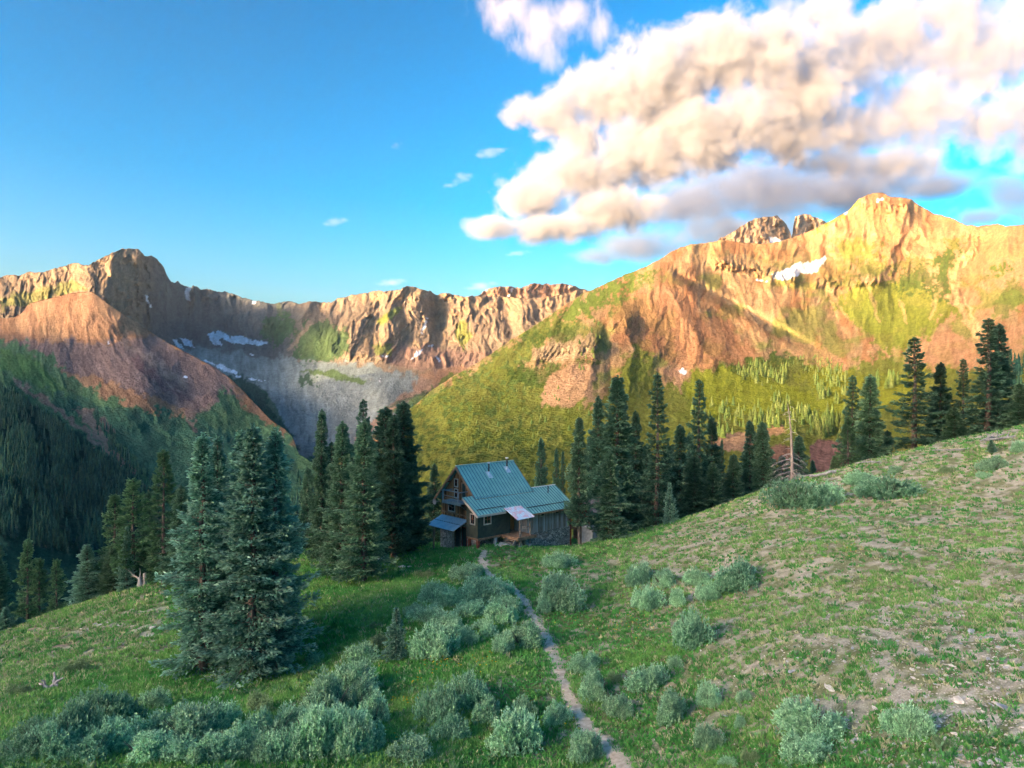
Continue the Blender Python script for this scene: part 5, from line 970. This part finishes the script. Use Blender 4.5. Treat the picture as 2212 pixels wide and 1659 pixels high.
# entry porch
pr = MB().slab([(2.25, 4.62, 4.12), (4.38, 4.62, 4.12), (4.3, 6.75, 3.36), (2.05, 6.75, 3.30)], .05)
for i in range(8): x = 2.2+i*.3; pr.beam((x, 4.65, 4.14), (x-.05, 6.72, 3.37), .03, .035)
pr.build('porch_roof', M_STAIN, hut, label='small pale metal roof with faded red stains')
for s_ in (2.75, 4.05):
    MB().box(s_-.075, s_+.075, 6.28, 6.43, 1.6, 3.42).build('porch_post', M_POST, hut)
    MB().box(s_-.13, s_+.13, 6.2, 6.46, -.75, .75).build('concrete_footing', M_CONC, hut); MB().box(s_-.08, s_+.08, 6.27, 6.42, .75, 1.42).build('porch_leg', M_POST, hut)
m = MB(); m.box(2.2, 4.5, 3.1, 6.65, 1.42, 1.56); m.box(2.16, 4.54, 6.60, 6.72, 1.32, 1.6); m.box(2.12, 2.22, 3.2, 6.72, 1.32, 1.59); m.build('porch_deck', M_TRIM, hut)
MB().box(2.72, 4.1, 6.32, 6.38, 2.35, 2.42).build('porch_rail', M_POST, hut)
m = MB()
for i in range(4): m.box(1.35+i*.24, 1.62+i*.24, 5.2, 6.4, .45+i*.25, .52+i*.25)
m.beam((1.3, 5.2, .35), (2.2, 5.2, 1.42), .06, .22); m.beam((1.3, 6.4, .35), (2.2, 6.4, 1.42), .06, .22); m.build('steps', M_POST, hut)
# side deck at the far end
m = MB().box(11.2, 14.3, 3.2, 4.9, 1.1, 1.25).beam((11.2, 4.9, 1.0), (14.4, 4.9, 1.15), .08, .2).build('side_deck', M_TRIM, hut)
for s_ in (12.9, 14.2): MB().box(s_-.08, s_+.08, 4.75, 4.9, -2.6, 1.1).build('deck_post', M_TRIM, hut)
dish = MB(); rr = .32
for i in range(12):
    a0, a1 = i*math.pi/6, (i+1)*math.pi/6; c_ = (-.15, -3.35, 4.05)
    for (r0, x0), (r1, x1) in (((0, .10), (rr*.55, .06)), ((rr*.55, .06), (rr, -.03))):
        q = [(c_[0]+x0, c_[1]+math.cos(a0)*r0, c_[2]+math.sin(a0)*r0), (c_[0]+x1, c_[1]+math.cos(a0)*r1, c_[2]+math.sin(a0)*r1), (c_[0]+x1, c_[1]+math.cos(a1)*r1, c_[2]+math.sin(a1)*r1), (c_[0]+x0, c_[1]+math.cos(a1)*r0, c_[2]+math.sin(a1)*r0)]
        if r0 == 0: q = [q[0], q[1], q[2]]
        dish.bm.faces.new([dish.bm.verts.new((p[0], -p[1], p[2])) for p in q])
dish.beam((-.08, -3.35, 4.05), (.4, -3.12, 4.0), .05); dish.beam((-.1, -3.35, 3.75), (-.5, -3.35, 4.02), .03); dish.build('satellite_dish', M_RAIL, hut)
def W(s, d, z): c, n_ = math.cos(HUT_A), math.sin(HUT_A); return Vector((-5.52+s*c+d*n_, 70+s*n_-d*c, -16+z))
# ------------------------------------------------------------------ things around the cabin
def ground_at(px, py): q = hit(px, py); return Vector(q)
def rock_mesh(seed, flat=.55):
    rng = np.random.RandomState(seed); bm = bmesh.new(); bmesh.ops.create_icosphere(bm, subdivisions=1, radius=1)
    ax = [Vector(rng.normal(size=3)).normalized() for _ in range(7)]; cut = [rng.uniform(.45, .8) for _ in ax]
    for v in bm.verts:
        for a, c in zip(ax, cut):
            t = v.co.dot(a)
            if t > c: v.co -= a*(t-c)*.92
        v.co = Vector((v.co.x*1.15, v.co.y*.85, v.co.z*flat))+Vector(rng.normal(0, .045, 3))
    me = bpy.data.meshes.new('stone'); bm.to_mesh(me); bm.free(); return me
M_STN = noise_col('pale_stone', (.44, .39, .32), (.70, .66, .58), 1.2, 6, .95, .5, 8, coord='Object')
M_STNG = noise_col('grey_stone', (.30, .30, .29), (.50, .50, .49), 1.2, 6, .95, .5, 8, coord='Object')
RM = [rock_mesh(i, (.35, .5, .62, .42, .3, .7)[i]) for i in range(6)]
for i, me in enumerate(RM): me.materials.append(M_STN if i % 3 else M_STNG)
tank = bpy.data.objects.new('concrete_tank', None); COL.objects.link(tank); tank.location = W(14.0, 5.4, 0); tank.rotation_euler = (0, 0, HUT_A+.1)
tag(tank, 'pale concrete tank with clutter on its lid beside the spruce trunk right of the cabin', 'water tank')
MB().box(-1.05, 1.1, -.8, .8, -1.2, .95).build('tank_body', M_CONC, tank, bev=.03); MB().box(-1.12, 1.17, -.87, .87, .95, 1.07).build('lid', M_CONC, tank, bev=.02)
def box_thing(name, cat, label, mat, loc, dims, rz): 
    o = MB().box(-dims[0], dims[0], -dims[1], dims[1], 0, dims[2]).build(name, mat, None, bev=.015, loc=loc, rz=rz); tag(o, label, cat); return o
box_thing('wooden_crate', 'crate', 'small wooden crate lying on the concrete tank lid', M_TRIM, W(13.8, 5.3, 1.07), (.28, .2, .22), 1.)
o = bpy.data.objects.new('stone', RM[1]); COL.objects.link(o); o.location = W(14.7, 5.5, 1.2); o.scale = (.22,)*3; tag(o, 'fist of rock weighing down the concrete tank lid', 'rock')
# shed half hidden behind the spruces
shed = bpy.data.objects.new('wooden_shed', None); COL.objects.link(shed); shed.location = W(17.2, 3.0, -.3); shed.rotation_euler = (0, 0, HUT_A-.1); tag(shed, 'reddish wooden shed mostly hidden behind the spruces right of the cabin', 'shed')
MB().prism_x([(-1.6, -1.5), (1.6, -1.5), (1.6, 2.4), (0, 3.5), (-1.6, 2.4)], -1.8, 2.0).build('wall', M_SIDEB, shed)
MB().slab([(-2.1, 0, 3.62), (2.3, 0, 3.62), (2.3, 2.0, 2.22), (-2.1, 2.0, 2.22)], .08).slab([(2.3, 0, 3.62), (-2.1, 0, 3.62), (-2.1, -2.0, 2.22), (2.3, -2.0, 2.22)], .08).build('roof', M_POST, shed)
MB().box(-1.84, -1.78, -.4, .4, -.2, 1.8).build('door', M_DKDOOR, shed)
# rubble pile in front of the dark wing
rng = np.random.RandomState(4)
for i in range(46):
    s_ = rng.uniform(.4, 3.6); d_ = rng.uniform(4.9, 6.1); p = W(s_, d_, 0); z = float(gz(p.x, p.y)); o = bpy.data.objects.new('stone_slab', RM[rng.choice([0, 3, 4])]); COL.objects.link(o)
    o.location = (p.x, p.y, z+.03+.22*rng.rand()*(1-abs(s_-2)/2)); sc_ = rng.uniform(.14, .36); o.scale = (sc_*1.3, sc_, sc_*.6); o.rotation_euler = (rng.uniform(-.3, .3), rng.uniform(-.3, .3), rng.rand()*6)
    tag(o, 'flat grey slab in the loose rubble pile before the cabin porch', 'rock', 'rubble slabs before the porch')
# bench by the trees left of the cabin
q = ground_at(842, 1196); bench = bpy.data.objects.new('wooden_bench', None); COL.objects.link(bench); bench.location = q; bench.rotation_euler = (0, 0, .2); tag(bench, 'plain light wooden bench under the dark spruces left of the cabin', 'bench')
MB().box(-.45, .45, -.2, .2, .62, .68).build('seat', M_PALE, bench)
for x in (-.36, .36):
    for d_ in (-.14, .14): MB().box(x-.035, x+.035, d_-.035, d_+.035, -.1, .62).build('leg', M_TRIM, bench)
MB().box(-.36, .36, -.03, .03, .3, .36).build('stretcher', M_TRIM, bench)
# unidentified white thing between the trunks, modelled as a slab on legs
q = Vector(((812-CX)/F*63, 63, 0)); q.z = float(gz(q.x, q.y)); o = MB().box(-.9, .9, -.35, .35, .35, .5).box(-.8, -.6, -.3, .3, -.05, .35).box(.6, .8, -.3, .3, -.05, .35).box(-.2, .3, -.2, .2, .5, .8).build('white_thing', M_FLASH, None, bev=.01, loc=q, rz=.3); tag(o, 'unidentified white table glimpsed low between the trunks left of the cabin', 'oddment')
for i, (x, y, s_) in enumerate(((868, 1227, .32), (884, 1226, .2))):
    q = ground_at(x, y); o = bpy.data.objects.new('stone', RM[2]); COL.objects.link(o); o.location = q+Vector((0, 0, s_*.3)); o.scale = (s_*1.2, s_, s_); tag(o, ['whitish boulder on the lawn left of the cabin', 'lesser whitish stone beside the boulder on the lawn left of the cabin'][i], 'rock')
# stones strewn on the lower right slope, and a few elsewhere
n_st = 0; rng = np.random.RandomState(12)
while n_st < 290:
    px = rng.uniform(1500, 2230); py = rng.uniform(1290, 1690); w = sstep(1560, 2080, px)*sstep(1240, 1480, py)+.03
    if rng.rand() > w: continue
    q = hit(px, py)
    if q is None: continue
    s_ = rng.uniform(.045, .11)*(1+1.1*(rng.rand() < .10)); o = bpy.data.objects.new('stone', RM[rng.randint(6)]); COL.objects.link(o); o.location = (q[0], q[1], q[2]+s_*.2); o.scale = (s_*rng.uniform(1, 1.7), s_, s_*rng.uniform(.6, 1)); o.rotation_euler = (rng.uniform(-.4, .4), rng.uniform(-.4, .4), rng.rand()*6)
    tag(o, 'pale angular stone strewn on the bare slope at the lower right', 'rock', 'stones strewn on the lower right slope'); n_st += 1
for i in range(34):
    px = rng.uniform(160, 345); py = rng.uniform(1290, 1420)-(px-160)*.12; q = hit(px, py)
    if q is None: continue
    s_ = rng.uniform(.08, .26); o = bpy.data.objects.new('stone', RM[rng.randint(6)]); COL.objects.link(o); o.location = (q[0], q[1], q[2]+s_*.15); o.scale = (s_*1.4, s_, s_*.8); o.rotation_euler = (0, 0, rng.rand()*6)
    tag(o, 'pinkish stone on the left hillside beside the big blue spruces', 'rock', 'stones on the left hillside')
for i in range(3): pass
def gravel():
    rng = np.random.RandomState(77); V = []; Fq = []; c = []
    u = rng.uniform(1250, 2260, 60000); D = rng.uniform(19, 62, 60000); x = (u-CX)/F*D; y = D; z = gz(x, y); px, py = scr(x, y, z); _, dry, stony = cover(x, y, z)
    m = rng.rand(len(x)) < (.30*dry+.6*stony+.01); x, y, z = x[m], y[m], z[m]; k = len(x); r = rng.uniform(.015, .05, k)
    base = np.array([(1, 0, 0), (0, 1, 0), (-1, 0, 0), (0, -1, 0), (.1, .1, .75)]); 
    a = rng.rand(k)*6.28; st = rng.uniform(.6, 1.5, k); bx = base[None, :, 0]*st[:, None]; by = base[None, :, 1].repeat(k, 0)+rng.normal(0, .2, (k, 5)); bz = base[None, :, 2].repeat(k, 0)
    V = np.stack([(bx*np.cos(a)[:, None]-by*np.sin(a)[:, None])*r[:, None]+x[:, None], (bx*np.sin(a)[:, None]+by*np.cos(a)[:, None])*r[:, None]+y[:, None], bz*r[:, None]+z[:, None]], 2).reshape(-1, 3)
    f = np.array([(0, 1, 4), (1, 2, 4), (2, 3, 4), (3, 0, 4)]); Fq = (np.arange(k)[:, None, None]*5+f[None]).reshape(-1, 3)
    c = np.repeat(np.array((.50, .45, .37))*rng.uniform(.6, 1.35, (k, 1)), 5, 0)
    tag(mesh_np('gravel', V, Fq, leaf_mat('gravel_stone', .95, .05, .2, 2., 0), c, smooth=False), 'small pale gravel scattered over the bare slope', 'gravel', None, 'stuff')
gravel()
# ------------------------------------------------------------------ dead wood
def twisty(p0, p1, r0, r1, n, amp, rng, sides=7):
    p0 = np.array(p0, float); p1 = np.array(p1, float); t = np.linspace(0, 1, n)[:, None]; P = p0+(p1-p0)*t; P[1:-1] += rng.normal(0, amp, (n-2, 3)); return tube(P, r0+(r1-r0)*t[:, 0], sides)
def snag():
    rng = np.random.RandomState(2); x = (1711-CX)/F*79.5; z = float(gz(x, 79.5)); H = -(872-CY)/F*79.5-z
    root = bpy.data.objects.new('dead_tree', None); COL.objects.link(root); root.location = (x, 79.5, z); tag(root, 'bare dead conifer with drooping grey branches standing on the crest', 'dead tree')
    V, Fq = tube([(0, 0, -.3), (.02, 0, H*.3), (-.1, 0, H*.65), (-.35, 0, H*.9), (-.5, 0, H)], [.20, .17, .11, .06, .02], 10); mesh_np('trunk', V, Fq, noise_col('dead_bark', (.20, .15, .12), (.42, .34, .28), 5, 8, .95, .6, 16, stretch=(1, 1, .3)), parent=root)
    ps = []
    for k in range(64):
        h = H*(rng.uniform(.10, .42) if k < 46 else rng.uniform(.42, .97)); a = rng.rand()*6.28; L = (rng.uniform(1.2, 2.6) if k < 46 else rng.uniform(.3, 1.1)); m = 6; t = np.linspace(0, 1, m)
        P = np.stack([np.cos(a)*L*t-.3*h/H*.5, np.sin(a)*L*t, h+.15*t-L*.48*t*t+rng.normal(0, .05, m)], 1); ps.append(tube(P, .028*(1-t)+.008, 4))
        if k < 46:
            for _ in range(5):
                i = rng.randint(2, m-1); e = P[i]+np.array([rng.normal(0, .3), rng.normal(0, .3), -rng.uniform(.1, .5)]); ps.append(tube([P[i], e], [.012, .006], 3))
    mesh_np('branches', *join(ps), M_GREYWOOD, parent=root)
snag()
def stump():
    rng = np.random.RandomState(6); q = ground_at(303, 1270); root = bpy.data.objects.new('broken_stump', None); COL.objects.link(root); root.location = q; root.scale = (.75, .75, .75); tag(root, 'splintered grey stump with a slanting snapped trunk on the left crest', 'stump')
    V, Fq = tube([(0, 0, -.3), (.02, 0, .5), (-.05, 0, 1.3)], [.42, .34, .18], 9); mesh_np('trunk', V, Fq, M_GREYWOOD, parent=root)
    V, Fq = tube([(.55, .1, -.3), (.52, .1, 1.1), (.5, .1, 1.75)], [.24, .2, .19], 9); mesh_np('cut_stem', V, Fq, M_GREYWOOD, parent=root)
    ps = [twisty((-.1, 0, 1.0), (-2.0, .2, 2.3), .12, .03, 6, .04, rng), twisty((0, 0, 1.1), (-.05, 0, 2.35), .10, .02, 5, .02, rng), twisty((-.6, 0, 1.4), (-1.4, .3, 1.2), .05, .02, 5, .04, rng)]
    mesh_np('splinters', *join(ps), M_PALE, parent=root)
stump()
def log_thing(name, cat, label, px, py, segs, seed):
    rng = np.random.RandomState(seed); q = ground_at(px, py); ps = [twisty(a, b, r0, r1, 6, .03, rng) for a, b, r0, r1 in segs]; o = mesh_np(name, *join(ps), M_GREYWOOD); o.location = q; tag(o, label, cat)
log_thing('root_stump', 'driftwood', 'gnarled silvery uprooted stump on the left hillside', 100, 1492, [((0, 0, -.05), (.35, .3, .35), .16, .10), ((.1, 0, .05), (-.3, .1, .5), .12, .05), ((.3, .2, .3), (.7, .3, .55), .10, .04), ((.3, .2, .3), (.1, .5, .75), .09, .04), ((0, 0, .1), (.15, -.5, -.05), .10, .05), ((.3, .2, .3), (.6, .0, .1), .08, .04), ((-.2, 0, .3), (-.5, .2, .3), .06, .03)], 1)
log_thing('fallen_log', 'log', 'pale fallen log lying on the crest right of the dead conifer', 1778, 1030, [((-1.3, 0, .02), (1.3, .3, .42), .12, .17), ((-.6, .1, .1), (-2.2, .3, .05), .08, .03), ((1.2, .3, .4), (1.5, .3, .62), .13, .05)], 2)
log_thing('driftwood', 'driftwood', 'heap of bleached branches under the tallest crest spruces', 2162, 952, [((-1.6, 0, .05), (1.5, .2, .35), .10, .14), ((-1.2, .2, .2), (.6, .4, .6), .08, .06), ((.2, 0, .3), (1.8, -.1, .15), .10, .05), ((-.4, 0, .3), (-.2, .2, .9), .07, .03), ((.7, .1, .3), (1.0, .3, .9), .08, .03), ((-1.9, 0, 0), (-.6, .1, .5), .05, .07)], 3)
log_thing('fallen_log', 'log', 'long thin bleached trunk lying in the grass below the crest trees', 2085, 973, [((-3.2, -.2, .02), (3.0, .3, .22), .05, .08)], 4)
log_thing('branch_heap', 'branches', 'heap of dark dead branches at the foot of the olive fir', 1895, 1004, [((-2.2, 0, .1), (2.2, .2, .25), .05, .06), ((-1.4, .1, .3), (1., .3, .15), .04, .03), ((-.5, 0, .05), (.9, 0, .6), .04, .02), ((-2., 0, .05), (-.6, .2, .5), .03, .03), ((.2, 0, .2), (2.6, .2, .05), .03, .03), ((-1., 0, .1), (.2, .2, .55), .03, .02)], 5)
log_thing('fallen_branch', 'branch', 'bleached stick lying on bare soil right of the big blue spruces', 728, 1415, [((-.5, 0, .03), (.5, .1, .08), .03, .02)], 6)
log_thing('fallen_branch', 'branch', 'short pale stick poking up from the crest left of the big crest willow', 1672, 1056, [((-.1, 0, 0), (-.45, 0, .5), .04, .015)], 7)

# ------------------------------------------------------------------ the air between here and the far ridges
def haze():
    bm = bmesh.new(); V = [bm.verts.new((x, y, z)) for x in (-7500, 7500) for y in (-5300, 5450) for z in (-300, 680)]
    for f in ((0, 1, 3, 2), (4, 6, 7, 5), (0, 4, 5, 1), (2, 3, 7, 6), (0, 2, 6, 4), (1, 5, 7, 3)): bm.faces.new([V[i] for i in f])
    bmesh.ops.recalc_face_normals(bm, faces=bm.faces)
    me = bpy.data.meshes.new('haze'); bm.to_mesh(me); bm.free(); m = bpy.data.materials.new('thin_air'); m.use_nodes = True; nt = m.node_tree; nt.nodes.clear()
    o = nt.nodes.new('ShaderNodeOutputMaterial'); v = nt.nodes.new('ShaderNodeVolumePrincipled'); nt.links.new(v.outputs[0], o.inputs['Volume'])
    v.inputs['Color'].default_value = (.75, .87, 1, 1); v.inputs['Density'].default_value = 2.2e-5; v.inputs['Anisotropy'].default_value = .2
    me.materials.append(m); ob = bpy.data.objects.new('haze', me); COL.objects.link(ob); tag(ob, 'thin bluish haze in the valley air', 'haze', None, 'stuff')
haze()
# ------------------------------------------------------------------ clouds (real volumes far behind the peaks, lit by the sun)
def cloud_mat(name, dens, aniso=.2, c=(.90, .915, .945)):
    m = bpy.data.materials.new(name); m.use_nodes = True; nt = m.node_tree; nt.nodes.clear()
    o = nt.nodes.new('ShaderNodeOutputMaterial'); v = nt.nodes.new('ShaderNodeVolumePrincipled'); nt.links.new(v.outputs[0], o.inputs['Volume'])
    v.inputs['Color'].default_value = (*c, 1); v.inputs['Density'].default_value = dens; v.inputs['Anisotropy'].default_value = aniso
    m.cycles.volume_step_rate = 1.0
    return m
def cloud(name, label, blobs, D, mat, vox=14., k=.9, ns=1/300., gain=2.4, seed=0., yk=.55, streak=(1, 1, 1), flat=None):
    """blobs: (px, py, rx, rz[, depth offset m]) in picture units at distance D; the density is their union eroded by noise"""
    s = D/F; B = []
    for b in blobs:
        off = b[4] if len(b) > 4 else 0; q = unproj(b[0], b[1], D+off); B.append((q, (b[2]*s, max(b[2], b[3])*s*yk, b[3]*s)))
    mn = [min(q[i]-r[i]*1.25 for q, r in B) for i in range(3)]; mx = [max(q[i]+r[i]*1.25 for q, r in B) for i in range(3)]
    g = bpy.data.node_groups.new(name+'_shape', 'GeometryNodeTree')
    g.interface.new_socket('Geometry', in_out='INPUT', socket_type='NodeSocketGeometry'); g.interface.new_socket('Geometry', in_out='OUTPUT', socket_type='NodeSocketGeometry')
    nn = g.nodes.new; L = g.links.new; out = nn('NodeGroupOutput'); vc = nn('GeometryNodeVolumeCube'); pos = nn('GeometryNodeInputPosition')
    vc.inputs['Min'].default_value = mn; vc.inputs['Max'].default_value = mx
    for i, a in enumerate('XYZ'): vc.inputs['Resolution '+a].default_value = int((mx[i]-mn[i])/vox)
    cur = None
    def math_(op, a, b=None, c=None):
        n = nn('ShaderNodeMath'); n.operation = op
        for i, x in enumerate((a, b, c)):
            if x is None: continue
            if isinstance(x, (int, float)): n.inputs[i].default_value = x
            else: L(x, n.inputs[i])
        return n.outputs[0]
    for q, r in B:
        a = nn('ShaderNodeVectorMath'); a.operation = 'SUBTRACT'; L(pos.outputs[0], a.inputs[0]); a.inputs[1].default_value = q
        m = nn('ShaderNodeVectorMath'); m.operation = 'DIVIDE'; L(a.outputs[0], m.inputs[0]); m.inputs[1].default_value = r
        l = nn('ShaderNodeVectorMath'); l.operation = 'LENGTH'; L(m.outputs[0], l.inputs[0])
        v = math_('SUBTRACT', 1., l.outputs['Value'])
        if cur is None: cur = v
        else:
            n = nn('ShaderNodeMath'); n.operation = 'SMOOTH_MAX'; L(cur, n.inputs[0]); L(v, n.inputs[1]); n.inputs[2].default_value = .25; cur = n.outputs[0]
    mp = nn('ShaderNodeVectorMath'); mp.operation = 'MULTIPLY_ADD'; L(pos.outputs[0], mp.inputs[0]); mp.inputs[1].default_value = [ns*x for x in streak]; mp.inputs[2].default_value = (seed, seed*1.7, seed*.3)
    nz = nn('ShaderNodeTexNoise'); nz.inputs['Scale'].default_value = 1.; nz.inputs['Detail'].default_value = 8.; nz.inputs['Roughness'].default_value = .74; nz.inputs['Distortion'].default_value = .35
    L(mp.outputs[0], nz.inputs['Vector'])
    vo = nn('ShaderNodeTexVoronoi'); vo.inputs['Scale'].default_value = 2.1; L(mp.outputs[0], vo.inputs['Vector'])
    puff = math_('MULTIPLY', math_('SUBTRACT', .45, vo.outputs['Distance']), .2*k)
    e = math_('MULTIPLY_ADD', math_('SUBTRACT', nz.outputs[0], .55), 2*k, puff)
    d = math_('MULTIPLY', math_('ADD', cur, e), gain)
    cl = nn('ShaderNodeClamp'); L(d, cl.inputs[0]); L(cl.outputs[0], vc.inputs['Density'])
    sm = nn('GeometryNodeSetMaterial'); L(vc.outputs[0], sm.inputs[0]); sm.inputs['Material'].default_value = mat; L(sm.outputs[0], out.inputs[0])
    me = bpy.data.volumes.new(name); o = bpy.data.objects.new(name, me); COL.objects.link(o); me.materials.append(mat)
    md = o.modifiers.new('shape', 'NODES'); md.node_group = g
    tag(o, label, 'cloud'); return o
cm = cloud_mat('cumulus', .0105, .1, (.53, .58, .67))
CD = 7600.
cloud('cloud', 'huge dense cream cumulus cloud left of the mountain summit, nearest and brightest of the clouds',
  [(1125, 250, 55, 42), (1200, 255, 90, 70), (1300, 205, 115, 90), (1420, 185, 150, 130), (1560, 120, 135, 115), (1660, 120, 120, 115), (1500, 290, 160, 115), (1380, 330, 150, 90), (1250, 375, 130, 75), (1160, 430, 110, 62), (1060, 490, 75, 32), (1200, 490, 130, 42), (1320, 455, 130, 60), (1620, 270, 130, 95), (1260, 300, 90, 65), (1740, 200, 110, 120, 100), (1720, 300, 110, 70, 120)],
  CD, cm, vox=13., k=1.0, ns=1/350., gain=1.9)
cr = cloud_mat('loose_cumulus', .0050, .1, (.53, .58, .67))
cloud('cloud', 'loose torn cream cloud filling the upper right corner of the sky',
  [(1830, 110, 140, 130, 200), (1950, 80, 160, 130, 260), (2080, 120, 140, 140, 260), (2190, 100, 130, 120, 260), (1850, 280, 150, 85, 200), (1990, 230, 170, 120, 300), (2130, 270, 150, 85, 320), (2250, 240, 130, 130, 320), (2350, 160, 140, 160, 320), (1800, 350, 130, 45, 250), (1940, 350, 130, 45, 300), (1790, 20, 120, 70, 200), (2230, 20, 150, 70, 260), (2050, 20, 120, 60, 300)],
  CD+150, cr, vox=16., k=1.35, ns=1/420., gain=1.9, seed=2.4, streak=(1, 1, .85))
wm = cloud_mat('wisp', .0026, .1, (.70, .73, .79))
cloud('cloud', 'ragged thin white cloud at the top centre of the sky', [(1090, 20, 90, 60), (1180, 60, 110, 60), (1240, 30, 80, 60), (1190, 120, 50, 40), (1150, 95, 60, 40), (1290, 60, 40, 60)], 8500, wm, vox=21., k=1.35, ns=1/460., gain=1.5, seed=3., streak=(1.6, 1, .8))
gm_ = cloud_mat('shade_grey_stratus', .0034, .2, (.36, .45, .62))  # shadow under the cumulus carried by a darker blue-grey scatter colour
cloud('cloud', 'grey blue shadowed cloud layer hanging behind the right mountain under the big cumulus', [(1500, 440, 190, 70), (1400, 530, 150, 50), (1650, 420, 220, 80), (1820, 410, 200, 75), (2000, 400, 150, 45), (1600, 500, 180, 55), (1290, 555, 100, 26), (2190, 430, 80, 80), (2120, 470, 90, 30), (1960, 380, 140, 45), (2240, 480, 80, 80)], 12500, gm_, vox=32., k=1.2, ns=1/750., gain=1.5, seed=7., streak=(.8, 1, 1.3))
for i, (x, y, r, q, l) in enumerate([(1000, 385, 22, 16, 'small pale wisp left of the big cumulus'), (972, 402, 16, 8, 'thin streak of cloud just left of the small pale wisp'), (1060, 330, 30, 14, 'feathery wisp below the left tip of the big cumulus'), (725, 480, 26, 12, 'faint cloud scrap in the middle of the blue sky'), (858, 313, 12, 10, 'tiny cloud scrap high over the central ridge'), (1120, 547, 26, 8, 'small pink cloud under the lower left end of the big cumulus'), (1040, 618, 34, 12, 'white cloud peeping over the far ridge'), (845, 610, 30, 10, 'faint cloud low over the central ridge')]):
    cloud('cloud', l, [(x, y, r, q), (x+r*.7, y-q*.4, r*.6, q*.6), (x-r*.7, y+q*.4, r*.6, q*.5)], 9000, wm, vox=12., k=1.15, ns=1/115., gain=1.5, seed=i*1.3, streak=(.6, 1, 1.2))
